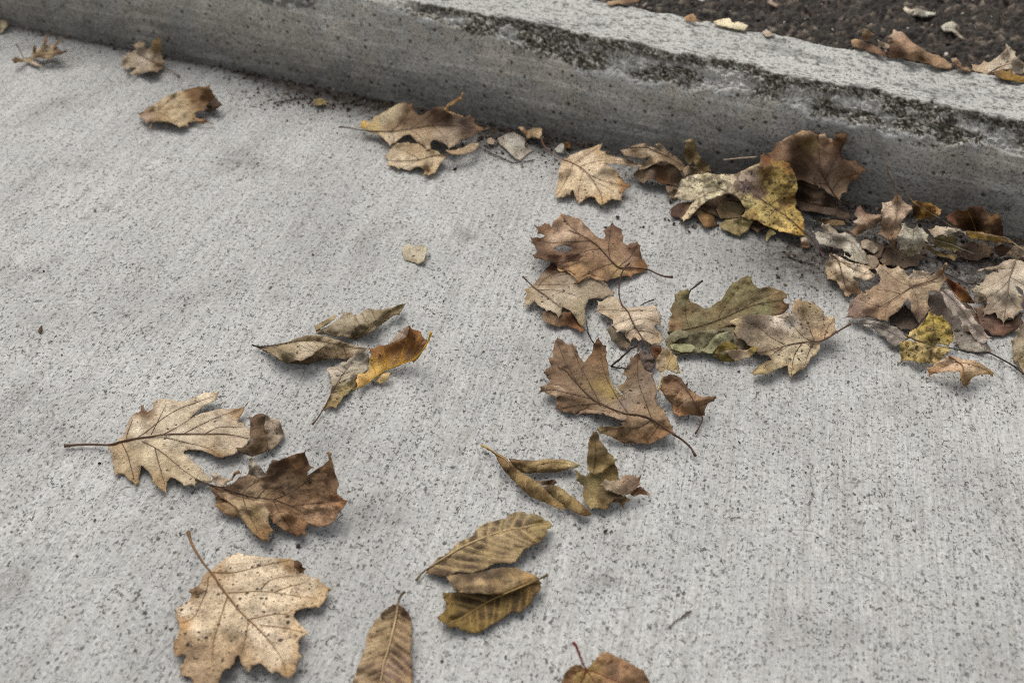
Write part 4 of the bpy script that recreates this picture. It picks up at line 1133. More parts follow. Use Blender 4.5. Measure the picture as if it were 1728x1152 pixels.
leaf('oak_leaf', 'pale grey skeleton like leaf left of the upright pale leaf in the heap', 'E', [
    P_('130,660 180,665 225,680 200,620 210,598 260,605 310,650 330,680 380,670 430,690 460,700 490,760 540,830 565,910 520,917 460,892 410,872 370,852 365,800 300,790 240,775 190,765 160,720', [(160, 690, '9a9288'), (260, 630, 'a3947e'), (300, 730, '9c9488'), (430, 740, 'a39a8c'), (500, 850, '98907f'), (390, 840, 'b0a794')],
       [(130, 665, 12), (220, 605, 26), (330, 680, 24), (460, 705, 22), (300, 788, 8), (560, 905, 4), (440, 880, 6)], holes=['375,815 405,820 430,850 415,862 385,848'])],
     lat=['190,700 300,730 420,740 480,800 540,900', '420,740 440,800 450,880', '300,730 260,670 215,610'], speck=0.42, vc='6d6458', group=BANK)
leaf('curled_leaf', 'brown leaf rolled into a tube left of the upright pale leaf in the heap', 'E', [
    P_('420,670 470,620 440,595 480,570 445,545 470,490 495,470 520,510 545,535 600,540 655,540 650,590 600,620 550,650 500,682 460,697', [(480, 500, '86685a'), (460, 590, 'a8907c'), (540, 580, '957b62'), (600, 560, '9c8068'), (470, 660, '8d6d50')],
       [(495, 475, 40), (445, 545, 34), (650, 545, 36), (480, 690, 10), (550, 590, 34), (600, 620, 22)], dome=5)], group=BANK)
leaf('leaf_scrap', 'small grey tan leaf corner between the skeleton leaf and the upright pale leaf', 'E', [
    P_('500,740 540,720 590,745 635,800 600,832 550,805 505,790', [(560, 780, '9c8c78')], [(540, 725, 12), (600, 825, 4)])], group=BANK)
leaf('oak_leaf', 'very dark brown leaf standing upright against the kerb at the right edge of the heap', 'R', [
    P_('540,540 600,500 690,470 740,430 800,460 850,460 880,400 960,380 1060,400 1110,450 1160,500 1190,545 1230,510 1280,490 1310,520 1330,600 1360,690 1390,830 1330,870 1230,830 1130,800 990,780 900,750 760,700 660,650 580,600',
       [(600, 530, '6a432c'), (740, 480, '6b4620'), (850, 500, '7a5220'), (780, 620, '5a3d1c'), (960, 430, '4f3420'), (1050, 580, '4a3020'), (1250, 540, '755224'), (1280, 700, '55371f'), (1350, 800, '5c3c22')],
       [(740, 435, 62), (960, 382, 74), (1280, 492, 66), (560, 545, 42), (900, 740, 24), (1350, 850, 22), (1190, 545, 56)])],
     rib='985,760 940,620 870,470', lat=['1180,790 1170,650 1150,520', '800,690 770,560 740,450'], vc='8a6a3c', rr_=0.6, group=BANK)
leaf('yellow_leaf', 'orange yellow leaf with black blotches behind the upright pale leaf', 'R', [
    P_('95,430 120,330 135,312 180,325 240,345 300,340 360,350 400,385 450,405 515,430 490,465 490,500 460,535 420,525 330,560 390,590 300,560 200,585 140,570 100,520', [(160, 350, 'b88420'), (250, 380, '8a6420'), (300, 360, 'bd8c28'), (420, 430, 'c09038'), (480, 450, 'b89060'), (250, 490, 'b0841a'), (170, 480, '6a4614'), (120, 480, '3c2812'), (330, 530, '9a6c18'), (190, 400, '4a3214')],
       [(140, 315, 44), (350, 350, 42), (510, 432, 36), (120, 540, 20), (330, 560, 16), (250, 440, 32)])], speck=0.75, group=BANK, q=0.3,
     rib='40,250 90,320 200,400 330,480 470,560 600,650 720,710', vc='8a7458', rr_=0.7)
leaf('leaf_scrap', 'dark brown broken leaf piece low at the kerb foot on the right edge', 'R', [
    P_('1230,960 1340,915 1480,975 1400,1050 1330,1100 1250,1052', [(1330, 1000, '452c1c')], [(1340, 925, 14), (1330, 1095, 3)])], group=BANK)
leaf('leaf_scrap', 'pale brown leaf piece cut by the right edge at the kerb foot', 'R', [
    P_('1570,945 1646,975 1800,1040 1800,1150 1646,1112 1560,1062', [(1620, 1010, '9c8a7a'), (1700, 1060, '8f7c68')], [(1580, 950, 18), (1640, 1105, 4)])], group=BANK)
leaf('oak_leaf', 'dull olive leaf with a pale pointed stalk in the heap below the pale ragged leaf', 'E', [
    P_('970,760 1010,770 1060,815 1130,830 1200,845 1265,850 1195,890 1120,862 1040,832 980,802', [(1030, 800, '6b5530'), (1130, 845, '867040'), (1220, 860, '8c7444')], [(980, 765, 14), (1200, 850, 10), (1120, 860, 3)], part='torn_flap'),
    P_('1010,720 1060,710 1120,690 1150,700 1200,680 1220,720 1210,750 1262,800 1200,827 1150,802 1100,792 1050,772', [(1060, 740, '7d7048'), (1150, 740, '8f8050'), (1210, 800, '827444')], [(1020, 720, 24), (1150, 695, 28), (1260, 800, 16), (1100, 790, 12)], part='blade')],
     rib='1345,838 1300,815 1250,798 1180,765 1080,738 1020,725', sh=4, vc='a3947e', group=BANK)
leaf('oak_leaf', 'pale ragged leaf hanging below the long stalk right of the upright pale leaf', 'E', [
    P_('1000,650 1060,620 1110,630 1180,640 1240,650 1302,655 1287,702 1260,672 1230,662 1180,682 1140,712 1120,692 1050,712 1025,690', [(1060, 660, 'a8957c'), (1130, 660, 'b3a08a'), (1260, 660, 'b59f85')], [(1010, 650, 32), (1180, 640, 36), (1300, 656, 30), (1140, 708, 20), (1050, 710, 20)])], group=BANK, speck=0.3)
leaf('yellow_leaf', 'narrow twisted dark yellow leaf strip with long light stalk below the dark upright leaf', 'R', [
    P_('850,740 900,728 970,743 1060,748 1130,778 1200,783 1280,808 1400,848 1500,888 1550,932 1480,912 1400,892 1330,882 1260,917 1200,882 1100,862 1000,852 920,852 860,802', [(900, 780, 'a07c20'), (1000, 800, '94741c'), (1090, 770, 'b08c38'), (1150, 830, '6a5014'), (1230, 860, '9c7a20'), (1290, 830, 'a58030'), (1420, 870, '94743a')],
       [(860, 745, 30), (1060, 752, 36), (1280, 812, 32), (1500, 895, 24), (1000, 850, 20), (1250, 912, 16)], und=2)],
     rib='1800,1120 1646,1010 1560,950 1480,890 1390,830 1250,808 1060,770 900,752', sh=14, vc='b39a78', rr_=0.8, group=BANK)
leaf('maple_leaf', 'upright light brown leaf with a thin stalk pointing up against the kerb', 'E', [
    P_('760,355 790,400 830,450 880,470 885,495 850,540 810,590 790,640 775,700 770,760 775,842 740,792 710,742 670,702 625,690 650,620 660,560 650,510 655,450 690,450 730,440 755,400', [(765, 400, 'b0967e'), (700, 470, 'b59c84'), (820, 500, 'aa9078'), (720, 560, 'ad9278'), (690, 640, '967860'), (740, 720, '866a4c')],
       [(760, 358, 76), (880, 480, 58), (655, 455, 56), (640, 690, 26), (775, 840, 10), (760, 560, 50), (790, 640, 36)])],
     rib='690,155 705,230 740,310 762,360 775,450 765,560 740,650 700,720', lat=['770,440 720,480 665,460', '772,470 830,485 880,482', '762,570 700,610 640,685'], sh=118, vc='7d6350', rr_=0.7, group=BANK)
leaf('maple_leaf', 'small pale grey toothed maple leaf right in front of the upright light brown leaf', 'E', [
    P_('800,610 830,595 860,640 890,650 920,610 960,640 980,670 1010,690 1005,750 970,740 960,790 940,842 890,852 845,852 825,802 775,822 780,750 770,690 790,660', [(830, 640, 'a89c86'), (900, 700, 'b0a692'), (830, 760, 'a39a84'), (890, 830, '94896a')], [(830, 598, 44), (920, 612, 46), (1008, 700, 36), (780, 815, 12), (890, 850, 12), (960, 790, 20), (890, 710, 40)])],
     rib='895,650 890,710 880,780 860,845', lat=['890,700 840,650 825,600', '890,690 950,690 1005,700', '888,730 830,760 780,815', '886,740 930,770 950,830'], vc='7d735e', rr_=0.5, group=BANK, speck=0.2, q=0.9)

# right hand heap, front leaves
leaf('maple_leaf', 'grey brown leaf at the right edge of the picture below the pale maple leaf', 'F', [
    P_('1620,770 1660,740 1650,700 1690,650 1760,640 1790,900 1760,1040 1719,1012 1690,970 1640,930 1640,860 1630,810', [(1660, 800, '93856e'), (1700, 720, 'a08f78'), (1690, 930, '9c8a64')], [(1620, 775, 6), (1690, 655, 16), (1700, 850, 14), (1690, 970, 4)])],
     rib='1650,940 1690,900 1760,850', vc='6a5a48', group=BANK)
leaf('oak_leaf', 'grey mottled leaf lying flat to the right of the yellow speckled leaf', 'F', [
    P_('1185,700 1260,690 1330,735 1380,785 1440,780 1512,872 1440,857 1430,850 1380,862 1300,852 1240,832 1190,792', [(1230, 740, '8a7f76'), (1330, 790, '8f857a'), (1460, 820, '98867e'), (1400, 850, 'b8b0a2')], [(1200, 710, 10), (1400, 790, 10), (1510, 870, 3), (1240, 830, 3)])],
     rib='1800,1060 1728,1030 1650,970 1550,910 1450,865 1330,860 1150,825', sh=3, vc='332a26', rr_=0.9, tip_r=0.5, group=BANK)
leaf('maple_leaf', 'large pale beige maple leaf at the right edge of the heap with pointed lower tips', 'F', [
    P_('1310,390 1360,360 1410,340 1430,280 1490,255 1530,265 1520,240 1450,245 1370,250 1430,230 1500,220 1560,185 1620,165 1700,175 1760,190 1790,300 1780,420 1719,470 1719,550 1670,570 1640,615 1600,600 1580,620 1565,672 1555,620 1520,605 1500,560 1460,580 1410,597 1420,560 1405,540 1440,510 1440,470 1420,430 1390,415 1340,410',
       [(1340, 395, 'a89a82'), (1480, 300, 'a8967f'), (1450, 235, '94826c'), (1600, 220, 'ad9a84'), (1560, 400, 'b0a08a'), (1640, 350, 'b5a48e'), (1480, 520, '9c8a78'), (1600, 560, 'a3907c'), (1700, 500, 'a39078')],
       [(1310, 392, 10), (1400, 245, 14), (1620, 170, 34), (1760, 250, 34), (1560, 380, 36), (1410, 590, 10), (1565, 668, 8), (1680, 565, 16), (1430, 470, 20)], holes=['1652,368 1690,378 1712,398 1716,440 1690,425 1668,395'], q=0.9)],
     rib='1650,180 1625,260 1605,330 1600,400 1590,480 1570,600 1565,660', lat=['1630,250 1540,320 1430,380 1330,398', '1610,320 1530,400 1440,450', '1600,400 1520,480 1420,580', '1600,420 1650,500 1700,550', '1615,300 1690,340 1770,400', '1635,230 1570,235 1450,242'], vc='7a6a58', group=BANK)
leaf('leaf_scrap', 'small round dull brown leaf between the rust leaf and the pale beige maple leaf', 'F', [
    P_('1345,440 1380,415 1430,428 1442,470 1385,497 1350,482', [(1390, 455, '80705f')], [(1400, 420, 16), (1380, 495, 5)])], group=BANK)
leaf('oak_leaf', 'light tan wavy leaf at the left front of the right hand heap', 'F', [
    P_('230,190 270,150 260,125 300,125 350,150 400,180 450,195 500,205 540,215 585,215 560,245 590,270 640,275 600,295 560,320 520,330 500,310 450,290 440,310 480,350 500,400 480,440 430,420 410,450 380,440 350,390 320,330 280,315 240,320 230,260',
       [(260, 200, 'b39d80'), (270, 290, '9c8365'), (350, 220, 'bca688'), (420, 230, 'c0ab8e'), (560, 280, 'bda585'), (400, 370, 'b09678'), (470, 420, '86643f')],
       [(235, 250, 6), (270, 130, 22), (450, 195, 30), (585, 217, 26), (640, 276, 18), (480, 300, 20), (350, 260, 26), (400, 445, 4), (490, 420, 10), (320, 330, 8)], und=2)],
     rib='270,125 330,180 355,260 375,340 400,390 470,432', lat=['300,150 400,215 520,270 610,283', '330,180 400,195 560,228', '355,260 300,270 245,310', '365,300 430,340 480,390'], vc='5e4430', group=BANK)
leaf('rust_leaf', 'narrow dark rust coloured leaf standing on edge beside the pale narrow leaf', 'F', [
    P_('1120,280 1160,310 1230,350 1280,390 1310,430 1350,492 1310,495 1280,485 1240,475 1200,425 1150,365 1125,330', [(1150, 320, '6a3c18'), (1230, 380, '7a4a1c'), (1290, 450, '9a6422'), (1335, 485, '5c3414')], [(1125, 285, 34), (1280, 390, 30), (1345, 490, 10), (1200, 425, 14)])],
     rib='1140,195 1118,260 1130,320 1180,400 1230,460 1270,510', sh=48, vc='a88e74', rr_=0.7, group=BANK)
leaf('oak_leaf', 'large tan brown oak leaf with peaked tip amid the right hand heap', 'F', [
    P_('605,235 640,200 680,200 720,235 780,210 820,240 840,280 870,300 960,310 1020,290 1080,250 1120,215 1135,190 1120,260 1130,320 1110,370 1090,410 1010,410 1000,470 1020,530 1000,560 970,610 935,652 910,600 880,560 875,490 850,460 810,510 770,560 730,580 705,632 650,620 600,600 520,600 440,605 380,600 400,550 430,480 480,430 500,400 540,420 530,395 590,370 640,340 650,300 620,270',
       [(650, 230, 'a8927a'), (770, 260, 'ad9678'), (700, 350, '8f7660'), (600, 400, '94785c'), (900, 370, 'b09674'), (1050, 330, 'b39c7a'), (1110, 260, 'a0866a'), (760, 460, 'a48a6c'), (600, 480, 'a0846a'), (440, 550, '8d7268'), (500, 580, '937866'), (650, 570, '9c7d60'), (930, 500, 'a58a6c'), (940, 580, '917664'), (990, 420, 'ad9474')],
       [(640, 205, 24), (1135, 195, 60), (1120, 350, 34), (850, 370, 36), (700, 340, 24), (640, 300, 22), (385, 598, 4), (480, 430, 22), (600, 600, 6), (700, 628, 6), (935, 648, 8), (1010, 540, 18), (860, 470, 24), (800, 290, 36), (560, 500, 22)]),
    P_('790,290 880,270 890,240 960,250 1042,265 1002,307 930,317 850,307', [(880, 290, 'a8947e'), (960, 270, 'bca890')], [(800, 290, 38), (890, 242, 50), (1040, 266, 46), (930, 315, 42)], part='curled_lobe')],
     rib='1128,205 1110,265 1050,315 950,350 880,370 800,425 720,475 650,515 540,560 430,590', lat=['880,370 780,330 690,260 640,215', '800,425 700,400 600,390', '880,375 920,470 935,630', '720,475 690,540 680,610', '650,515 560,500 480,450', '960,350 1000,330 1070,335'], vc='6a5240', sh=62, group=BANK)
leaf('yellow_leaf', 'yellow leaf sprinkled with dark specks folded across its middle at the front of the heap', 'F', [
    P_('1000,560 1020,550 1050,575 1110,580 1150,630 1175,690 1195,740 1190,780 1155,815 1050,800 970,782 900,775 830,752 860,710 930,670 980,610', [(1020, 580, 'a8902c'), (1100, 620, 'a08828'), (1040, 680, '86702c'), (950, 700, 'a38a30'), (1140, 720, 'a68c2c'), (880, 750, 'b09a5c'), (1080, 780, 'a08a4c')],
       [(1010, 555, 34), (1150, 640, 32), (1190, 760, 22), (840, 750, 16), (1040, 700, 30), (1050, 800, 17)], sp=0.8),
    P_('785,775 830,770 880,780 960,785 1050,803 1155,813 1168,850 1120,892 1080,932 1040,950 980,942 900,927 840,917 795,942 788,860', [(830, 800, 'ad9148'), (900, 860, 'b89d54'), (1040, 870, 'b59a58'), (1140, 840, 'a8904c'), (900, 920, 'a88e44')],
       [(790, 778, 15), (1000, 795, 18), (1160, 830, 16), (795, 938, 2), (1040, 945, 4), (950, 860, 14)], part='lower_half', sp=1.0)],
     rib='830,735 880,757 930,775 1000,797 1080,812 1160,828', lat=['1030,790 1040,700 1040,600'], vc='5a4828', speck=0.5, group=BANK, rr_=0.6, mottle=('3f3018', 0.75, 7), step=2.4)
leaf('maple_leaf', 'tan arched leaf with pointed tips in front of the yellow speckled leaf', 'F', [
    P_('985,970 1050,945 1100,920 1140,885 1190,890 1260,915 1340,920 1400,945 1460,985 1497,1012 1490,1042 1450,1022 1390,1027 1340,1042 1310,1080 1300,1137 1265,1112 1245,1060 1240,1000 1200,1012 1150,1002 1110,1007 1060,1017 1005,1057',
       [(1010, 1000, 'b08458'), (1100, 960, 'b8926c'), (1190, 930, 'b89878'), (1290, 960, 'bd9c74'), (1400, 980, 'b8966c'), (1480, 1020, '96743a'), (1280, 1060, 'b8955c'), (1290, 1120, 'a37c3c')],
       [(1005, 1050, 3), (990, 970, 12), (1140, 890, 26), (1340, 925, 26), (1490, 1035, 4), (1298, 1132, 3), (1130, 1003, 16), (1240, 1000, 22), (1250, 960, 28), (1400, 1022, 16)])],
     rib='1160,890 1220,930 1260,960 1270,1030 1290,1120', lat=['1230,935 1320,950 1420,985 1485,1030', '1220,930 1130,960 1010,1030'], vc='7d5c3c', group=BANK)
leaf('oak_leaf', 'narrow pale pinkish grey leaf slanting down through the right hand heap', 'F', [
    P_('1090,410 1120,400 1130,360 1180,400 1220,460 1270,510 1320,540 1340,590 1370,640 1420,690 1482,747 1440,777 1400,792 1350,762 1320,712 1300,662 1250,672 1230,602 1190,592 1150,532 1120,472',
       [(1120, 420, 'ab9d92'), (1180, 430, '9c8c88'), (1220, 540, 'ad9e92'), (1290, 560, 'b0a08f'), (1330, 640, 'a8988c'), (1420, 730, 'ab998c')],
       [(1130, 365, 44), (1095, 415, 34), (1270, 510, 38), (1250, 668, 14), (1480, 745, 8), (1370, 640, 28), (1390, 785, 6), (1190, 590, 20)])],
     rib='1115,395 1180,460 1250,540 1320,640 1380,710 1450,757', vc='6f6058', rr_=0.6, group=BANK)

# ---------------- middle group
leaf('maple_leaf', 'dull tan leaf partly covered by the big crinkled brown leaf', 'H', [
    P_('215,790 250,800 300,790 350,830 400,800 450,800 500,860 562,947 520,952 460,922 400,907 350,917 280,892 240,862', [(260, 830, '9a7f62'), (340, 880, '8a6c4c'), (450, 860, '6d4526'), (520, 930, '94602e')], [(230, 800, 8), (400, 905, 3), (555, 945, 3), (450, 800, 14), (330, 830, 9)], part='lower_layer'),
    P_('100,780 110,740 115,700 108,640 170,605 220,540 270,480 300,430 360,420 460,490 560,530 650,560 710,600 770,660 760,692 680,707 620,702 570,717 545,782 555,850 560,942 520,902 480,842 440,792 385,767 380,822 350,862 340,817 300,792 270,802 235,772 200,747 180,717 150,752',
       [(115, 680, '86704a'), (130, 740, 'a89478'), (200, 660, 'ab967a'), (260, 560, '978067'), (300, 480, '6d4a34'), (400, 560, '968470'), (420, 680, 'b3a085'), (300, 740, 'b5a286'), (560, 640, 'a8967c'), (680, 670, '9c8a72'), (510, 800, '998a6c'), (540, 900, '8f7a5a')],
       [(105, 775, 4), (110, 645, 12), (220, 550, 14), (330, 440, 8), (400, 610, 20), (700, 610, 12), (760, 690, 10), (560, 935, 6), (350, 858, 6), (480, 830, 14), (300, 790, 12)])],
     rib='95,545 150,600 200,640 270,690 340,745 385,772', lat=['170,605 300,606 440,612', '210,640 350,650 480,682', '200,630 260,560 380,500'], sh=14, vc='5a4534', group=OPEN, speck=0.2)
leaf('maple_leaf', 'big crinkled brown leaf with upturned lobes and a hole, dark stalk pointing right', 'H', [
    P_('175,175 215,180 255,155 290,160 305,185 315,150 345,125 365,110 370,75 400,95 450,110 500,120 525,140 560,180 600,220 630,255 670,275 690,270 680,210 710,185 745,135 775,180 815,200 828,250 825,300 860,320 880,300 930,285 955,320 955,370 965,410 1000,460 1015,495 980,510 940,520 900,530 885,572 860,542 820,542 760,560 710,587 660,572 630,547 590,522 560,532 530,562 500,592 450,602 490,575 480,540 450,510 400,500 345,487 340,455 370,430 300,435 240,420 180,410 165,385 200,360 185,320 160,300 150,255 190,260 230,265 260,250 200,235',
       [(200, 200, '7d5c3e'), (270, 190, '8f6a46'), (180, 280, '6f5238'), (220, 350, '80604a'), (300, 410, '8a6850'), (370, 100, 'a8805c'), (420, 150, 'b3906f'), (350, 190, '7d644f'), (400, 230, 'c0a083'), (330, 270, 'bb9a7c'), (540, 200, 'b39070'), (540, 300, 'a98768'), (470, 390, '83634a'), (420, 330, '6b5236'), (620, 300, '967456'), (740, 200, '80604a'), (760, 290, '8f6d50'), (700, 400, 'a58264'), (900, 350, '86644c'), (860, 430, 'a5836a'), (970, 480, 'a07040'), (480, 480, 'ad8658'), (600, 480, '8f6e4a'), (460, 580, 'a87c48'), (720, 520, '9c7a52'), (800, 500, 'b3945c'), (880, 540, 'a87c52')],
       [(180, 180, 36), (150, 258, 28), (168, 388, 14), (370, 78, 46), (525, 140, 40), (630, 255, 26), (745, 138, 30), (940, 290, 26), (1010, 493, 8), (885, 568, 4), (710, 583, 4), (450, 600, 3), (345, 485, 14), (400, 250, 36), (600, 380, 26), (800, 430, 18), (520, 500, 16), (240, 330, 26), (330, 200, 34)], holes=['320,345 350,325 400,315 450,330 460,350 430,365 380,370 345,362'], und=2.4, q=0.8),
    P_('170,392 215,365 265,345 310,372 380,385 450,372 520,345 572,372 562,402 500,430 420,442 330,445 250,428 190,412', [(230, 380, '7a5a44'), (350, 410, '8a6850'), (480, 400, '7d5c46'), (550, 375, '94745a')], [(180, 395, 16), (310, 375, 40), (450, 375, 44), (565, 375, 38), (330, 443, 18), (480, 435, 22)], part='rolled_lobe', und=2.4),
    P_('345,487 400,500 452,512 485,545 520,560 560,532 592,524 640,548 700,560 690,585 655,578 620,565 575,548 530,572 500,594 450,604 488,578 470,545 430,520', [(420, 505, 'b08a58'), (560, 540, '9c7850'), (660, 570, 'a88258')], [(350, 490, 18), (520, 545, 20), (650, 560, 12), (455, 600, 4), (600, 560, 5)], part='curled_lobe', und=2.0)],
     rib='1190,550 1130,546 1070,525 1010,497 900,484 800,480 735,425 660,340 600,290 520,245 430,208', lat=['735,425 720,330 745,150', '800,470 880,400 940,300', '660,345 560,360 440,410 350,470', '600,290 480,290 300,300 170,270', '760,450 660,480 500,560', '520,245 440,180 375,100', '800,480 760,520 715,575'], vc='4a3528', sh=7, rr_=1.0, tip_r=0.4, group=OPEN, mottle=('5c4230', 0.55))
leaf('maple_leaf', 'light tan veined leaf with a dark curved stalk hooking up over the crinkled brown leaf', 'H', [
    P_('700,930 740,880 800,940 850,980 885,1040 862,1087 800,1072 740,1012', [(780, 1000, '857660')], [(740, 890, 14), (800, 1070, 2)], part='lower_layer'),
    P_('620,790 640,760 635,720 690,710 740,690 780,690 800,720 830,760 870,780 960,765 1040,750 1075,765 1090,810 1105,870 1110,910 1050,910 1070,935 1110,970 1127,1002 1090,1042 1040,1042 990,1012 960,1002 940,1022 900,992 880,1032 850,992 840,952 780,952 740,902 750,860 700,830 650,810',
       [(650, 760, 'b09a7c'), (740, 740, 'b8a284'), (720, 840, 'b59c7c'), (800, 900, 'bfa788'), (900, 850, 'c2aa8c'), (1020, 790, 'c0a98c'), (1080, 890, '9c8770'), (1000, 940, 'c0a88a'), (1100, 1010, 'ab9474'), (900, 990, 'b59a7a')],
       [(625, 785, 6), (690, 712, 14), (800, 725, 20), (1040, 755, 22), (1108, 900, 18), (1120, 1000, 6), (880, 1028, 4), (740, 905, 10), (900, 860, 24), (970, 1000, 14)], part='blade')],
     rib='872,450 832,490 806,560 796,650 805,715 825,760 862,800 892,870 932,940 970,1000 1000,1060 1060,1130', lat=['862,800 760,790 650,790', '862,800 960,790 1060,800', '892,870 980,850 1090,880', '880,850 800,880 760,900', '932,940 1020,950 1110,1000', '915,915 860,950 850,985'], sh=34, vc='4f392a', rr_=0.8, tip_r=0.5, group=OPEN)
leaf('oak_leaf', 'big olive brown oak leaf with raised lobes behind the pale speckled leaf', 'I', [
    P_('200,520 205,460 230,400 215,350 240,310 250,250 290,215 345,200 370,215 355,270 370,300 420,315 460,345 500,345 550,310 595,280 625,230 655,180 670,150 700,155 740,125 780,105 815,115 815,150 840,180 870,200 920,190 970,195 1000,210 1040,215 1075,240 1070,270 1040,285 1090,315 1085,345 1050,375 1000,395 930,420 830,430 740,450 660,480 560,500 480,515 400,520 350,525 280,525 230,530',
       [(270, 240, '8a7a4c'), (290, 300, '837f58'), (240, 380, '8a7450'), (250, 470, '94724c'), (350, 360, '7d6844'), (450, 400, '7d6e4a'), (560, 380, '84724a'), (640, 260, '827848'), (770, 160, '7a7044'), (740, 260, '8a7e54'), (860, 260, '7d6e4a'), (1000, 240, '8a744c'), (1060, 320, '86623e'), (900, 350, '807a50'), (700, 380, '827250'), (400, 470, '847c54')],
       [(205, 515, 16), (220, 350, 20), (345, 202, 24), (460, 345, 18), (600, 278, 22), (780, 108, 26), (1000, 205, 24), (1088, 330, 20), (950, 410, 20), (660, 470, 20), (300, 520, 18), (720, 300, 20)], und=2.4),
    P_('185,590 200,515 280,522 400,517 560,497 660,477 740,448 800,470 850,560 865,632 830,625 700,655 560,695 450,668 310,685 230,650', [(230, 580, '8c8264'), (350, 560, '857c60'), (500, 600, '8f8a66'), (640, 540, '7d745a'), (760, 560, '857660'), (820, 610, '8a7a5c')],
       [(200, 520, 17), (660, 480, 20), (190, 595, 5), (310, 680, 3), (560, 690, 3), (860, 630, 6), (740, 450, 20)], part='lower_half', und=2.2)],
     rib='205,520 330,500 480,462 640,400 800,330 1000,290 1080,325', lat=['560,430 640,300 780,125', '720,365 860,280 1040,225', '360,490 330,380 345,215', '850,315 960,330 1050,365'], vc='4f4228', group=OPEN, speck=0.2, mottle=('5c4a30', 0.5))
leaf('oak_leaf', 'pale speckled tan leaf with reddish stalk in front of the olive brown oak leaf', 'I', [
    P_('1095,400 1105,330 1125,290 1160,275 1200,290 1270,280 1260,310 1310,340 1340,370 1345,400 1390,410 1440,400 1420,440 1420,490 1440,515 1380,560 1310,592 1310,640 1285,680 1240,710 1215,760 1190,790 1140,805 1110,840 1100,882 1085,830 1075,760 1020,780 960,810 900,827 830,832 800,815 830,790 870,760 900,740 960,720 930,690 880,690 840,670 840,640 780,610 700,570 680,510 700,470 650,462 560,467 640,440 740,405 830,390 930,395 1020,395 1060,370 1090,380',
       [(1150, 310, 'a38864'), (1210, 380, '94805c'), (1280, 420, 'a89070'), (1400, 460, 'b89a74'), (1330, 540, 'b8956a'), (1000, 420, 'c4b29e'), (1080, 460, 'c6b5a2'), (700, 440, 'ad956c'), (780, 430, '5e5044'), (760, 500, '7a6a58'), (900, 460, '8a7868'), (900, 560, '96846c'), (1020, 530, '85735e'), (1150, 560, 'b8a280'), (1000, 680, 'b8a27a'), (1150, 680, 'b8a47e'), (880, 790, 'a38c5c'), (900, 710, '6b5c48'), (1100, 820, 'b59c68'), (1240, 640, 'b5a07a')],
       [(1160, 280, 40), (1270, 285, 40), (1440, 402, 30), (1430, 515, 20), (1300, 600, 22), (1000, 400, 30), (740, 410, 26), (690, 530, 18), (800, 818, 5), (1100, 878, 3), (1215, 755, 8), (1080, 755, 10), (900, 730, 12), (1100, 600, 26), (1280, 660, 12), (840, 650, 14)], und=2)],
     rib='1530,460 1480,490 1430,520 1370,560 1290,588 1200,592 1100,607 1000,637 920,657 860,667', lat=['1280,588 1200,560 1130,490 1060,420 960,400', '1270,585 1230,480 1180,350', '1340,570 1370,480 1420,420', '1050,620 940,700 820,815', '1180,595 1120,700 1100,860', '1060,610 960,560 860,480 760,440', '1270,590 1230,660 1200,760'], vc='5e4736', sh=14, speck=0.60, rr_=1.0, group=OPEN, mottle=('5a4a3a', 0.5))
leaf('leaf_scrap', 'grey green torn leaf piece at the left foot of the olive brown leaf', 'I', [
    P_('180,580 220,530 270,500 350,510 352,555 300,562 240,602 280,640 300,682 240,662 190,612', [(220, 560, '857c60'), (300, 530, '8a8668'), (250, 640, '8a7a50')], [(190, 590, 6), (300, 510, 20), (290, 675, 3)])], group=OPEN)
leaf('leaf_scrap', 'small pale green leaf fragment under the olive brown oak leaf', 'I', [
    P_('220,610 300,600 370,605 420,640 380,662 310,667 260,652 230,642', [(300, 630, '9c9a6a'), (390, 640, 'a3a070')], [(230, 620, 8), (400, 640, 12), (310, 663, 5)])], group=OPEN)
leaf('leaf_scrap', 'sage green folded leaf fragment beside the small olive yellow leaf', 'I', [
    P_('440,650 490,620 530,560 580,525 640,515 682,550 660,592 620,602 560,632 530,672 490,672', [(500, 640, '98966e'), (600, 560, '8f8c66'), (650, 540, '7d7a60')], [(450, 650, 8), (600, 522, 20), (660, 590, 14), (510, 670, 6)])], group=OPEN)
leaf('curled_leaf', 'small olive yellow leaf with a curled tan flap under the olive brown oak leaf', 'I', [
    P_('520,690 580,675 640,680 690,727 640,732 600,730', [(600, 700, '6f601c')], [(560, 680, 8), (640, 728, 2)], part='lower_edge'),
    P_('545,670 570,610 610,590 660,590 700,620 720,637 650,647 580,652 560,682', [(600, 620, '7d6a18'), (680, 620, '8f7c28')], [(550, 670, 12), (620, 592, 26), (715, 635, 18)]),
    P_('620,650 700,645 770,650 830,620 862,630 840,662 800,702 740,717 690,727 650,692', [(680, 670, 'ab9272'), (760, 680, 'b0977a'), (840, 640, '8f7a28')], [(630, 650, 20), (830, 622, 24), (690, 722, 6), (800, 700, 8)], part='torn_flap')], group=OPEN)
leaf('oak_leaf', 'grey brown leaf sliver between the pale strip and the biggest brown oak leaf', 'J', [
    P_('905,330 900,250 925,225 980,260 1030,305 1022,362 980,392 940,377', [(960, 320, '6b5a50')], [(910, 240, 14), (980, 385, 5)])], group=OPEN)
leaf('leaf_scrap', 'tiny rust red leaf bit above the pale strip with the yellow rib', 'J', [
    P_('985,225 1000,195 1070,195 1075,240 1035,297 1000,272', [(1030, 230, '6b3d1c')], [(1000, 200, 18), (1030, 290, 10)])], group=OPEN)
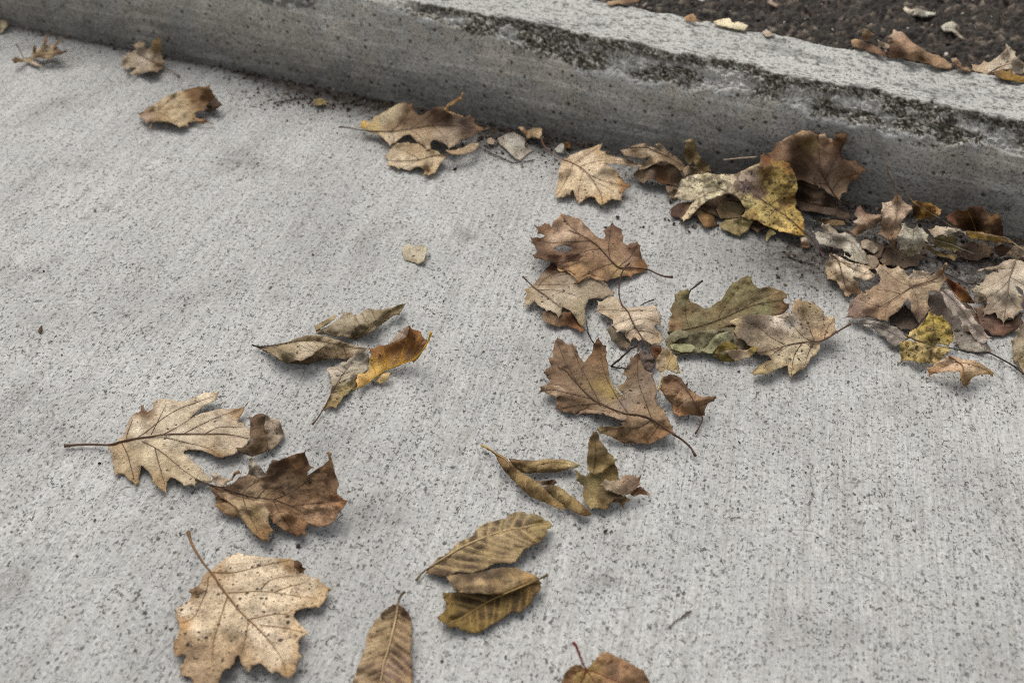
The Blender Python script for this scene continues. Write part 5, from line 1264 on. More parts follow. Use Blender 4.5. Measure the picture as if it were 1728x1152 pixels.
leaf('oak_leaf', 'small crumpled light brown leaf under the pale strip with the yellow rib', 'J', [
    P_('1060,530 1070,470 1090,430 1130,415 1180,420 1220,440 1260,500 1320,550 1380,590 1440,580 1490,575 1498,597 1480,622 1430,642 1410,682 1410,737 1370,737 1300,727 1250,732 1210,742 1180,722 1160,692 1150,642 1120,612 1090,572',
       [(1090, 500, '8d6a48'), (1160, 440, '6a4a32'), (1220, 480, '7d5c40'), (1180, 580, 'a07c5a'), (1280, 600, 'ab8866'), (1380, 640, 'a07a54'), (1450, 610, '86684a'), (1220, 720, 'ad7c50'), (1320, 710, '83603f')],
       [(1070, 480, 16), (1130, 418, 30), (1260, 500, 30), (1490, 585, 18), (1410, 730, 3), (1220, 735, 4), (1150, 640, 8), (1260, 620, 26), (1380, 595, 26)], und=2.4, dome=3)],
     rib='1335,870 1368,810 1388,750 1345,665 1300,580 1240,500 1150,440', lat=['1345,665 1420,640 1485,600', '1300,590 1220,640 1180,700'], vc='4f3828', sh=2, rr_=0.7, group=OPEN)
leaf('oak_leaf', 'pale strip of leaf with a yellow rib wedged between brown leaves in the middle group', 'J', [
    P_('1030,300 1050,270 1080,215 1110,205 1150,240 1200,270 1195,310 1215,370 1222,412 1190,412 1150,392 1110,372 1090,402 1060,402 1030,372', [(1070, 290, 'a88f6c'), (1090, 350, 'a08a6c'), (1170, 310, 'a38a58'), (1200, 390, 'a89050')], [(1100, 210, 36), (1200, 275, 32), (1040, 370, 18), (1215, 405, 16), (1120, 320, 30)], holes=['1165,385 1185,375 1198,388 1185,402'])],
     rib='1050,540 1062,480 1092,400 1125,330 1150,240', sh=20, vc='b3975a', rr_=0.7, group=OPEN)
leaf('oak_leaf', 'large brown oak leaf with deep lobes and long stalk, biggest of the middle group', 'J', [
    P_('275,125 310,150 345,182 390,175 425,200 430,240 450,290 480,325 510,290 540,250 550,190 575,150 592,130 610,165 650,195 655,240 645,280 665,340 670,420 690,480 720,530 760,570 800,580 740,520 730,500 790,480 810,440 770,415 790,380 830,330 830,290 870,270 900,190 910,270 925,340 950,380 1010,400 1015,450 1030,500 1040,560 1030,620 1060,660 1110,690 1130,760 1160,830 1187,877 1140,872 1110,882 1070,912 1010,937 970,952 900,947 850,942 790,947 750,927 700,897 650,877 600,872 590,850 560,840 600,815 650,815 720,815 775,812 760,790 790,770 810,745 770,730 690,715 600,695 500,685 450,702 415,727 350,712 290,692 250,682 265,640 270,600 240,570 190,555 120,572 145,510 200,490 220,470 195,440 170,405 190,370 230,355 215,320 205,290 240,280 235,240 250,200 255,160',
       [(290, 150, '80624a'), (270, 230, '9a7a5e'), (380, 220, '94785c'), (330, 330, '7d6248'), (220, 400, '86684c'), (450, 400, '7a5f45'), (590, 170, '86603e'), (600, 280, '8a6844'), (580, 400, '836546'), (590, 500, '9a8040'), (690, 560, '9c8444'), (540, 560, '7d664e'), (350, 520, '8f745a'), (300, 580, '977a60'), (180, 520, '8f7458'), (330, 660, '8a6a4e'), (480, 640, '86694c'), (640, 660, 'a08668'), (760, 720, 'a58c70'), (780, 640, '8a766a'), (880, 560, '94806c'), (880, 250, '7a5c40'), (870, 400, '83694f'), (960, 450, '8d7664'), (980, 600, '8f7660'), (1000, 700, '967c5c'), (900, 720, '9a7e60'), (1060, 760, '9c7f5e'), (880, 800, 'a08260'), (900, 880, '86643f'), (740, 860, '86673f'), (1080, 870, '946c44'), (700, 790, '70563c'), (590, 840, 'a38c60')],
       [(275, 128, 20), (410, 190, 22), (480, 322, 12), (592, 133, 34), (670, 420, 18), (760, 565, 14), (900, 195, 24), (1030, 500, 20), (1110, 690, 24), (1185, 873, 10), (970, 948, 3), (790, 943, 3), (600, 868, 8), (570, 840, 12), (700, 815, 12), (790, 745, 26), (600, 697, 22), (430, 722, 10), (255, 680, 5), (125, 568, 6), (172, 405, 12), (208, 290, 14), (620, 640, 26), (900, 760, 26), (400, 450, 20), (900, 480, 22)], und=1.8, q=0.8),
    P_('412,727 450,698 500,680 600,690 690,709 772,724 815,745 792,775 760,768 700,742 620,722 540,712 470,712 430,730', [(450, 710, '937660'), (600, 705, 'ab9074'), (760, 745, 'a88c70')], [(420, 722, 14), (600, 692, 32), (800, 745, 34), (620, 722, 22), (760, 768, 22)], part='curled_edge', und=1.4),
    P_('120,572 145,505 200,486 260,500 330,520 440,560 455,575 380,585 320,580 260,600 235,575 190,558', [(180, 520, '9a7c60'), (300, 550, 'a3876c'), (420, 570, '8f745c')], [(125, 570, 5), (200, 488, 20), (440, 562, 24), (260, 598, 8), (320, 540, 24)], part='folded_lobe', und=2.2)],
     rib='1335,1040 1295,975 1225,912 1170,878 1090,820 1000,762 900,727 800,718 700,682 600,640 500,562 440,500 350,395 280,360', lat=['820,718 720,570 640,410 610,250 592,145', '1000,760 960,650 900,480 890,330 898,210', '700,682 560,612 400,572 230,532 140,560', '600,640 520,480 440,330 390,190', '600,640 460,650 280,680', '1000,762 900,820 760,830 620,850', '1060,800 1000,880 960,940', '440,500 340,330 270,150'], vc='4f3a2a', sh=4, rr_=1.1, tip_r=0.4, group=OPEN)

# ---------------- left middle
leaf('elm_leaf', 'khaki toothed leaf curled lengthwise, just above the boat shaped ribbed leaf', 'K', [
    P_('630,370 680,360 720,345 760,320 800,290 840,260 850,225 890,225 920,215 935,240 990,240 1030,205 1070,190 1110,200 1150,205 1200,195 1260,185 1310,165 1370,148 1350,185 1335,210 1310,245 1270,250 1230,280 1190,310 1140,345 1090,380 1040,410 990,435 960,447 900,432 860,417 820,422 760,417 700,402 650,402',
       [(700, 370, 'a89678'), (800, 320, 'b5a486'), (880, 260, 'ab9a7c'), (1000, 280, 'b0a083'), (1100, 230, 'a89678'), (1250, 215, '94815c'), (1200, 280, '7d6c4c'), (1060, 380, '83714f'), (880, 390, '9c8a6a'), (780, 400, '867452'), (960, 430, '70603f')],
       [(635, 372, 10), (850, 230, 12), (1070, 195, 16), (1365, 152, 12), (1000, 300, 26), (1150, 270, 26), (800, 350, 22), (960, 442, 3), (1190, 308, 5), (700, 400, 3)], serr=6, q=2.8),
    P_('625,340 680,305 740,275 790,240 807,250 792,282 740,317 690,347 640,372', [(700, 310, '9c8860'), (780, 260, 'a8946c')], [(630, 340, 12), (795, 243, 22), (690, 345, 14)], part='rolled_edge')],
     rib='960,440 1020,405 1100,330 1170,280 1240,230 1310,190 1366,152', fea=(6, 62), vc='6a5a3c', rr_=0.5, group=OPEN)
leaf('elm_leaf', 'brown grey ribbed leaf curled into a boat shape, touching the yellow and rust leaf', 'K', [
    P_('125,490 190,498 260,492 340,488 400,470 460,440 520,425 560,412 620,410 700,415 760,430 830,450 900,475 960,490 1010,505 1055,515 1020,540 975,548 960,570 920,595 860,602 800,597 740,602 690,607 650,627 600,637 540,647 490,642 400,637 350,612 300,582 250,552 200,525 165,510',
       [(160, 500, '57493a'), (300, 500, '9c886a'), (600, 425, '94805c'), (760, 450, 'a3906e'), (950, 510, 'b09c7c'), (850, 540, '86704e'), (700, 570, '735d3e'), (900, 580, '83694a'), (560, 630, '66523a')],
       [(130, 492, 6), (400, 472, 18), (600, 412, 26), (830, 452, 20), (1050, 516, 8), (600, 636, 2), (860, 598, 3), (350, 610, 2), (700, 540, 10)], q=0.8, part='blade'),
    P_('200,520 300,500 400,472 470,460 520,458 600,458 680,462 752,480 700,502 640,542 620,562 570,592 520,617 480,612 400,634 350,610 300,578 250,550',
       [(260, 525, '94805f'), (350, 530, 'a08c6c'), (430, 560, 'a89472'), (550, 500, 'b5a284'), (650, 490, 'ab9878'), (520, 590, 'b0987a'), (400, 610, '7d694a')],
       [(210, 520, 8), (470, 462, 30), (740, 482, 26), (600, 560, 26), (520, 612, 24), (400, 630, 8), (430, 540, 28)], part='folded_half', q=3.0, fea=True)],
     rib='122,488 165,502 240,498 330,485 420,468 520,452 640,452 760,474 860,496 960,512 1045,518', fea=(8, 58), vc='5a4a34', rr_=0.6, sh=7, group=OPEN)
leaf('elm_leaf', 'pale grey tan leaf half with long brown stalk, beside the yellow and rust leaf', 'K', [
    P_('720,970 745,910 765,850 775,820 755,790 765,760 750,720 725,690 745,670 810,665 840,630 890,625 920,590 970,560 1040,540 1065,520 1072,600 1064,660 1052,700 1010,730 970,750 965,800 950,830 920,852 900,882 860,902 840,942 810,977 800,1002 770,987 740,992 715,1012 700,1022',
       [(780, 720, 'b0a290'), (850, 680, 'b3a592'), (1000, 600, 'aaa091'), (1040, 570, '8c867a'), (900, 760, 'b0a088'), (1000, 680, 'a59a84'), (860, 860, '9c8850'), (920, 830, 'a08c54'), (780, 970, '917a48'), (760, 880, 'a8946c')],
       [(715, 1010, 4), (730, 690, 6), (1060, 530, 20), (1060, 660, 14), (900, 700, 14), (960, 820, 3), (820, 970, 2), (840, 760, 14)])],
     rib='612,1132 660,1070 720,970 780,850 840,750 890,680 935,630', lat=['800,815 880,770 960,745', '850,735 930,700 1050,680', '770,880 830,860 920,830', '860,710 820,690 740,685'], sh=3, vc='5e4638', speck=0.22, group=OPEN)
leaf('yellow_leaf', 'bright yellow and rust leaf cupped upward with a thick yellow rib', 'K', [
    P_('1110,780 1180,720 1245,710 1222,762 1160,802', [(1180, 765, 'c4a052')], [(1180, 722, 12), (1160, 800, 2)], part='lower_edge'),
    P_('1065,510 1130,500 1180,490 1240,480 1260,460 1320,440 1370,420 1380,380 1385,330 1400,330 1420,360 1465,370 1490,385 1510,430 1525,445 1500,500 1470,540 1440,580 1415,612 1360,632 1300,662 1200,692 1150,722 1090,772 1060,792 1000,832 970,842 960,782 975,732 1000,707 1040,717 1065,692 1070,612',
       [(1100, 530, '8a5a28'), (1200, 530, '8f5c26'), (1320, 470, '94602a'), (1430, 420, '94602c'), (1480, 470, '8d5826'), (1350, 560, '9a6428'), (1180, 590, '8a5c26'), (1250, 630, 'b08434'), (1110, 640, 'c4981e'), (1090, 700, 'cf9f1c'), (1180, 670, 'b38a30'), (1000, 770, 'd6a01a'), (1000, 820, 'c8941a'), (1330, 620, 'b58638'), (1420, 590, 'a88660')],
       [(1065, 515, 16), (1250, 470, 36), (1395, 332, 58), (1520, 445, 52), (1420, 605, 14), (1200, 690, 9), (980, 838, 4), (965, 760, 8), (1300, 560, 20), (1150, 640, 12)]),
    P_('1235,478 1290,410 1330,370 1382,330 1388,380 1372,422 1310,447', [(1300, 420, 'a88f7c'), (1360, 370, 'b0957e')], [(1240, 478, 38), (1380, 335, 62), (1370, 420, 50)], part='folded_edge'),
    P_('1410,612 1440,570 1480,510 1510,460 1542,443 1542,482 1502,542 1462,602 1430,632', [(1480, 560, 'ab8260'), (1530, 470, '94684a')], [(1415, 612, 18), (1535, 448, 50), (1450, 610, 16)], part='folded_edge')],
     rib='1572,388 1555,440 1520,510 1450,590 1420,611 1320,646 1210,690 1130,740 1040,805 930,852', lat=['1320,646 1340,550 1380,440', '1210,690 1200,600 1180,500', '1420,611 1440,520 1480,400', '1130,740 1110,680 1080,620'], sh=58, vc='c4961e', rr_=0.9, group=OPEN, und=0.9)
leaf('leaf_scrap', 'tiny cream white leaf fragment alone on the bare concrete', 'X', [
    P_('678,418 690,412 700,417 712,412 722,419 718,430 716,440 705,446 695,442 683,438', [(700, 428, 'b9ab8c')], [(680, 418, 3), (700, 428, 1), (718, 430, 4), (700, 445, 2)])], group=OPEN, speck=0.15)
leaf('maple_leaf', 'large pale beige leaf with a stalk pointing left in the lower left', 'L', [
    P_('330,385 380,360 415,330 425,290 435,260 455,230 480,210 500,205 505,175 520,165 528,195 540,208 570,190 565,160 590,138 625,135 665,140 700,150 740,152 790,130 835,110 845,98 880,102 935,92 920,125 895,150 850,170 815,195 790,220 765,245 830,215 890,200 950,190 1010,190 1060,180 1087,150 1062,195 1040,235 1025,260 1060,265 1090,300 1100,330 1095,355 1070,390 1030,420 990,440 940,455 915,450 875,430 830,412 770,410 740,415 735,430 760,440 780,470 830,510 880,560 890,585 860,592 815,580 800,612 770,600 740,607 715,582 690,564 665,560 645,582 640,617 648,650 620,632 590,602 560,587 565,555 545,525 520,505 505,495 500,540 495,592 478,612 455,582 430,562 410,542 385,537 368,557 355,520 360,500 350,470 345,430 335,400',
       [(380, 400, 'b89a72'), (500, 280, 'c6b090'), (520, 190, '7d5a3c'), (640, 180, 'c9b494'), (860, 130, 'c4ae8c'), (780, 210, 'c0aa88'), (700, 300, 'cab696'), (900, 240, 'bfa98a'), (1050, 200, 'a3835c'), (1050, 320, 'bda78a'), (950, 400, 'bfa888'), (760, 370, 'c4ae8c'), (560, 430, 'bfa980'), (430, 480, 'b39c74'), (480, 590, 'a5875c'), (640, 500, 'b8a078'), (620, 600, 'ad8e60'), (760, 550, 'b5a07c'), (860, 570, 'a8967a'), (930, 440, '96754a')],
       [(335, 390, 5), (500, 208, 12), (520, 168, 18), (625, 137, 10), (930, 95, 12), (770, 242, 6), (1085, 152, 12), (1100, 330, 10), (940, 453, 14), (740, 430, 5), (885, 588, 4), (790, 608, 4), (645, 645, 3), (560, 585, 9), (500, 500, 10), (480, 608, 3), (368, 555, 3), (700, 330, 13), (560, 380, 13)], q=0.7)],
     rib='92,390 160,385 240,382 330,385 400,366 480,350 560,340 650,328 750,325 850,325 940,325 1020,335 1085,350', lat=['480,350 540,310 620,245 700,195 790,160 900,122', '620,330 700,290 780,240', '740,322 830,275 920,235 1000,205 1055,188', '510,365 580,400 650,450 720,510 790,560 850,592', '400,375 430,430 450,500 470,575', '640,345 740,370 860,400 930,440', '430,375 430,330 460,250', '580,400 600,480 635,600', '560,330 600,250 640,170', '850,325 930,290 1060,290'], sh=2.5, vc='5e4636', rr_=1.2, tip_r=0.3, speck=0.12, group=OPEN)
leaf('curled_leaf', 'small curled leaf, brown left side and pale right, beside the large pale beige leaf', 'L', [
    P_('1165,215 1195,235 1250,250 1265,290 1282,325 1260,357 1230,392 1200,417 1180,407 1185,370 1168,300', [(1200, 280, 'a8947e'), (1250, 310, 'a08c76'), (1210, 390, '8f7c68')], [(1165, 218, 18), (1250, 252, 14), (1280, 325, 4), (1200, 415, 2), (1200, 320, 12)]),
    P_('1090,240 1130,220 1165,215 1177,240 1170,280 1182,330 1192,390 1187,417 1150,432 1110,447 1060,432 1030,422 1018,400 1060,402 1090,380 1110,355 1090,330 1095,290', [(1130, 250, '70563c'), (1140, 330, '7d6245'), (1160, 390, '866a4a'), (1060, 415, '5f4a34')], [(1090, 245, 26), (1165, 217, 32), (1185, 330, 20), (1020, 402, 6), (1110, 445, 2), (1185, 412, 4), (1110, 355, 22)], part='curled_lobe', dome=2)], group=OPEN)
leaf('oak_leaf', 'dark brown cupped leaf with a raised back edge in the lower left', 'L', [
    P_('1085,455 1105,450 1115,475 1150,500 1162,520 1185,540 1150,580 1120,560 1080,560 1060,555 1090,520 1085,490', [(1110, 490, 'b5a48e'), (1110, 530, 'a5947e'), (1160, 560, '8c8478')], [(1095, 455, 20), (1100, 560, 4), (1170, 540, 8)], part='torn_flap'),
    P_('985,600 1030,560 1090,545 1150,560 1180,540 1195,490 1215,465 1260,465 1310,445 1360,430 1395,415 1398,450 1410,480 1440,505 1400,555 1450,520 1490,495 1520,465 1515,440 1500,430 1520,420 1542,425 1535,460 1550,530 1575,600 1565,650 1590,670 1630,680 1610,705 1580,740 1555,790 1510,820 1450,830 1410,815 1390,840 1405,870 1350,882 1310,862 1280,847 1250,822 1215,802 1195,770 1180,780 1195,830 1225,847 1200,862 1200,907 1160,902 1110,862 1070,812 1040,772 1010,784 970,767 930,737 900,717 912,690 910,660 885,630 870,600 910,605 950,610',
       [(930, 650, '7a5c40'), (920, 710, '94744c'), (1000, 680, '83664a'), (1060, 590, '8d7458'), (1050, 740, '94764e'), (1120, 820, 'a08254'), (1180, 890, '86602f'), (1130, 700, 'ab9070'), (1230, 520, '6d543a'), (1360, 470, '7a5630'), (1300, 600, '735c42'), (1430, 560, '7d6040'), (1530, 480, '967048'), (1540, 600, '7a5a3c'), (1480, 640, '866444'), (1610, 685, 'b07c4c'), (1520, 760, 'ab8462'), (1430, 770, 'a3805e'), (1280, 730, '94704c'), (1320, 830, '94724e'), (1380, 860, '94683f'), (1190, 740, '836240')],
       [(1395, 418, 62), (1215, 468, 46), (1440, 505, 44), (1525, 425, 60), (1575, 600, 40), (1628, 682, 34), (1510, 815, 12), (1395, 865, 4), (1200, 900, 3), (1300, 855, 5), (1190, 775, 12), (900, 715, 5), (875, 602, 8), (1040, 562, 18), (1200, 685, 12), (1360, 700, 16), (1300, 590, 26), (1050, 760, 10)], und=2.2, q=0.8),
    P_('905,625 960,640 1030,665 1120,690 1180,712 1205,745 1195,800 1222,848 1198,905 1160,902 1110,862 1070,812 1045,770 1020,720 975,690 930,672', [(950, 660, 'a08462'), (1050, 700, 'a68c66'), (1130, 760, '9c8056'), (1170, 860, '8d6a3c'), (1190, 760, 'ad936e')], [(910, 630, 16), (1120, 695, 26), (1200, 750, 24), (1195, 900, 3), (1070, 810, 5), (980, 690, 8)], part='folded_lobe', und=2.4),
    P_('1215,802 1200,760 1230,735 1290,745 1350,775 1390,800 1412,818 1392,842 1405,870 1350,882 1310,862 1280,847 1250,822', [(1240, 770, 'a3805c'), (1320, 800, '86623f'), (1380, 860, '9a6f48')], [(1210, 765, 18), (1300, 750, 22), (1400, 820, 16), (1350, 880, 3), (1260, 825, 5)], part='folded_lobe', und=2.4),
    P_('880,545 900,530 940,555 980,575 1010,530 1035,515 1050,540 1000,577 950,610 910,602 885,580', [(910, 560, 'b8a082'), (960, 585, 'b39a7c'), (1030, 530, '94704c')], [(890, 540, 10), (1035, 518, 18), (930, 605, 4)], part='torn_flap')],
     rib='800,570 860,595 950,618 1050,650 1130,672 1220,680 1320,715 1400,762', lat=['1130,672 1200,600 1330,480', '1220,680 1350,620 1520,470', '1320,715 1440,700 1600,685', '1050,650 1080,740 1150,880', '1220,685 1260,760 1330,860', '1050,650 1100,600 1180,560'], sh=4, vc='4a3626', group=OPEN, mottle=('4d3828', 0.6))

# ---------------- lower middle and front
leaf('curled_leaf', 'slim rolled leaf lying above the long spiral curled leaf', 'O', [
    P_('375,255 440,262 520,268 600,272 640,265 700,258 760,262 820,262 870,275 920,290 957,305 937,325 890,337 820,352 740,364 650,370 560,377 500,374 450,352 420,322 395,290', [(430, 275, '86693e'), (520, 290, '6f5530'), (560, 340, '94794a'), (650, 290, 'a38a58'), (760, 300, '9c8250'), (930, 308, 'b39c68'), (700, 355, '7d6438')],
       [(380, 257, 16), (640, 266, 10), (940, 308, 8), (560, 374, 2), (820, 348, 2), (560, 290, 10)], dome=5, q=0.8)],
     lat=['640,300 760,285 930,310', '420,300 520,320 640,300'], vc='66502c', group=OPEN)
leaf('curled_leaf', 'long dark olive leaf twisted into a spiral with its stalk to the upper left', 'O', [
    P_('600,432 680,435 745,425 767,450 740,472 690,470 650,472', [(640, 445, '8d7254'), (720, 450, '6d4e34')], [(745, 428, 18), (690, 468, 6)], part='torn_flap'),
    P_('655,490 690,470 740,470 790,485 830,510 870,550 930,590 980,630 1020,670 1047,707 1030,722 990,720 940,702 890,677 835,652 790,612 740,572 700,542', [(700, 485, '5a4228'), (770, 520, '9c8654'), (850, 580, 'a38a56'), (930, 640, '957a48'), (1010, 695, '83602c'), (820, 620, '6f582f')],
       [(700, 475, 14), (830, 512, 14), (1040, 708, 3), (890, 674, 2), (780, 600, 6)], dome=4, part='inner_roll', q=1.4),
    P_('160,150 200,165 255,195 300,220 350,245 385,285 430,330 490,375 540,400 580,425 620,455 660,490 700,540 740,575 790,610 825,640 834,670 790,662 740,642 690,622 640,602 590,582 540,552 490,512 440,462 390,412 350,367 310,312 280,262 260,217 200,182',
       [(180, 160, '4a3826'), (260, 205, '63492c'), (330, 260, '8a6840'), (380, 370, '80643c'), (480, 410, '94784a'), (500, 490, '75592f'), (600, 480, '9c8350'), (650, 560, '86693a'), (740, 610, '94753f'), (820, 660, 'a08248')],
       [(165, 153, 3), (260, 205, 8), (385, 288, 18), (580, 428, 18), (700, 540, 16), (828, 660, 3), (390, 408, 3), (590, 580, 3), (690, 618, 2)], dome=5, q=1.6)],
     rib='158,150 210,172 290,225 350,262 400,320', fea=None, lat=['450,360 440,410 450,460', '520,400 510,460 530,540', '590,440 580,510 610,585', '650,500 650,560 690,615', '380,300 360,340 360,370', '780,520 770,560 790,600', '840,540 830,590 850,650', '900,590 890,630 910,680'], vc='a58c58', rr_=0.9, sh=3, group=OPEN)
leaf('oak_leaf', 'crumpled olive brown leaf with one lobe standing up, below the biggest brown oak leaf', 'O', [
    P_('1200,520 1290,535 1320,560 1360,590 1330,602 1300,642 1280,637 1275,612 1205,612', [(1260, 590, '7a5e3c'), (1300, 620, '866a40')], [(1250, 530, 14), (1290, 638, 2)], part='lower_edge'),
    P_('1360,540 1410,500 1440,480 1480,510 1532,547 1490,552 1440,542 1390,562', [(1430, 515, '7a5430'), (1510, 545, 'a8825c')], [(1440, 485, 16), (1530, 546, 3)], part='torn_flap'),
    P_('905,340 930,355 960,385 1000,400 1050,335 1130,310 1190,270 1245,255 1257,330 1267,400 1287,440 1240,470 1290,530 1300,580 1200,612 1190,657 1150,672 1090,657 1040,672 1010,632 985,592 975,540 985,480 960,460 920,430',
       [(920, 380, 'a08850'), (970, 430, '5c5430'), (1060, 440, '7a6c3c'), (1200, 380, '8f7844'), (1240, 310, '86683a'), (1050, 530, '83703f'), (1150, 540, '6f5c36'), (1010, 560, '967f50'), (1030, 650, 'a8935c'), (1160, 640, '8a6f3f'), (1260, 560, '6b5238')],
       [(910, 345, 14), (960, 460, 10), (1250, 275, 40), (1280, 440, 20), (1150, 668, 2), (1040, 668, 2), (985, 590, 6), (1130, 420, 16), (1100, 560, 14), (1290, 570, 6)], part='blade'),
    P_('1115,465 1150,425 1170,420 1195,440 1240,430 1280,435 1290,400 1320,385 1370,390 1420,410 1447,378 1450,400 1435,440 1445,470 1410,502 1370,532 1330,547 1310,572 1260,547 1210,522 1160,512', [(1150, 450, 'a8937c'), (1230, 490, 'ab9276'), (1350, 420, 'a88a72'), (1370, 480, 'a0846c'), (1430, 440, '86664e'), (1290, 550, '967c60')],
       [(1120, 465, 18), (1165, 422, 24), (1340, 388, 28), (1445, 382, 28), (1400, 505, 14), (1310, 568, 8), (1280, 470, 26)], part='folded_lobe'),
    P_('1040,75 1060,35 1090,30 1107,60 1112,110 1150,150 1180,200 1225,235 1252,270 1232,302 1190,322 1150,347 1130,372 1075,390 1040,372 1010,342 1010,290 1015,220 1020,140', [(1070, 60, '70583a'), (1060, 140, '94794a'), (1090, 220, '9c8558'), (1180, 240, '8f7848'), (1060, 330, 'a89058'), (1140, 330, 'a08650')],
       [(1075, 40, 60), (1110, 110, 50), (1250, 270, 40), (1015, 220, 40), (1075, 388, 18), (1010, 335, 20), (1150, 345, 24)], part='raised_lobe', dome=3)],
     lat=['1060,390 1080,250 1075,100'], vc='66502e', group=OPEN)
leaf('elm_leaf', 'flat oblong brown leaf with a light midrib rising to the right, bottom centre', 'N', [
    P_('600,440 630,405 665,370 700,358 740,325 780,280 830,255 870,235 895,205 930,170 990,145 1050,130 1085,125 1100,105 1140,85 1200,85 1215,100 1260,95 1300,110 1320,135 1350,140 1372,165 1365,185 1345,190 1335,230 1300,270 1250,295 1200,320 1175,355 1150,390 1110,408 1060,402 1000,412 940,447 880,470 820,467 780,457 740,480 690,487 640,480 605,472 585,465',
       [(640, 420, '8a7254'), (690, 365, '6a5238'), (760, 330, 'ab946c'), (900, 220, 'ad956a'), (1000, 190, 'a38c64'), (1080, 160, 'a08a62'), (1200, 110, 'ab9668'), (1180, 160, '6f5c44'), (1330, 150, 'a08a4c'), (1280, 220, 'a58c58'), (1120, 250, 'a08660'), (1100, 330, 'a38a60'), (1060, 350, '735c42'), (980, 340, '9c8258'), (900, 370, '86704c'), (850, 420, '6a523a'), (760, 410, '957c54'), (680, 460, '6d543a'), (1240, 280, '83663c')],
       [(590, 462, 3), (780, 282, 5), (930, 172, 6), (1140, 88, 9), (1370, 165, 12), (1250, 293, 12), (1110, 406, 14), (880, 466, 5), (690, 485, 3), (900, 290, 10), (1100, 220, 14), (1000, 380, 14)], serr=7, q=3.6)],
     rib='525,512 560,470 600,438 700,372 800,312 900,265 1000,226 1100,196 1200,180 1280,162 1368,158', fea=(9, 60), vc='b8a176', rr_=0.9, sh=2.5, group=OPEN, mottle=('4a3d30', 0.62))
leaf('elm_leaf', 'dark mottled brown toothed leaf with its striped upper half folded over, bottom centre', 'N', [
    P_('685,580 720,590 800,580 900,580 980,585 1060,580 1130,555 1230,515 1265,510 1290,500 1305,530 1300,570 1275,590 1250,610 1245,650 1210,680 1190,705 1150,715 1120,705 1105,720 1070,745 1020,775 980,800 930,830 900,844 850,837 830,817 800,822 790,802 750,807 725,807 710,782 680,767 655,742 690,715 712,690 710,650 695,620',
       [(720, 620, '8a6d30'), (800, 620, '6b5632'), (700, 740, '94762e'), (760, 770, '83682c'), (850, 690, '6f5a34'), (900, 640, '655034'), (900, 760, '80652c'), (880, 820, '94782f'), (1000, 700, '705a34'), (1080, 680, '83692f'), (1160, 640, '6a5230'), (1260, 560, '8f6d34'), (1290, 530, '836034')],
       [(690, 582, 8), (660, 742, 5), (730, 805, 4), (880, 840, 2), (1020, 772, 4), (1150, 712, 5), (1300, 550, 9), (1000, 640, 7), (850, 720, 7)], serr=8, q=3.4),
    P_('712,490 740,478 800,470 870,470 930,458 1000,440 1060,430 1100,435 1150,430 1180,450 1230,465 1270,480 1290,500 1275,522 1230,527 1180,547 1120,572 1060,592 980,600 900,592 830,587 780,582 755,562 735,525',
       [(740, 490, '967c54'), (770, 520, '5f4c3a'), (830, 540, '9c8058'), (860, 500, '66523c'), (920, 530, 'a88a60'), (960, 480, '6d583f'), (1020, 530, '9c7f54'), (1060, 470, '755e42'), (1120, 510, 'a08358'), (1150, 460, '8a7048'), (1220, 500, 'a3814c'), (780, 575, 'a58a60')],
       [(720, 492, 12), (900, 465, 8), (1150, 434, 8), (1280, 500, 12), (1000, 596, 20), (800, 582, 20), (1150, 556, 18), (1000, 520, 18)], dome=3, part='folded_half', q=3.4, fea=True)],
     rib='1340,480 1310,495 1275,512 1210,540 1120,578 1000,630 900,690 820,740 745,770', fea=(8, 60), vc='a08450', rr_=0.8, sh=4, group=OPEN, mottle=('3d3122', 0.6))
leaf('elm_leaf', 'ribbed light brown oblong leaf cut off by the bottom edge of the picture', 'N', [
    P_('412,655 445,680 475,710 492,745 498,790 495,830 500,890 492,960 500,1040 505,1100 500,1152 480,1240 430,1320 300,1350 180,1320 110,1230 125,1152 150,1090 175,1010 205,940 215,880 225,830 255,790 290,745 325,700 365,670',
       [(410, 680, '6d5034'), (330, 760, '97805e'), (260, 870, 'ad9470'), (320, 850, '86704a'), (230, 960, 'a8906c'), (300, 1000, '8d7452'), (170, 1100, 'ab9270'), (260, 1080, '7d624a'), (360, 1060, '94786a'), (440, 1040, '846858'), (410, 990, '6d5440'), (440, 800, '8a6f50'), (470, 900, 'a38660'), (480, 1120, '947252'), (300, 1250, '94785a')],
       [(412, 658, 8), (495, 760, 6), (500, 1040, 6), (225, 830, 5), (150, 1090, 5), (370, 900, 15), (320, 1100, 17), (300, 1340, 6)], serr=8, q=4.0)],
     rib='455,582 432,605 416,640 410,680 400,740 385,810 365,890 342,970 325,1020 312,1100 300,1180 290,1300', fea=(11, 62), vc='b39a76', rr_=1.0, sh=9, group=OPEN, mottle=('5a4538', 0.5))
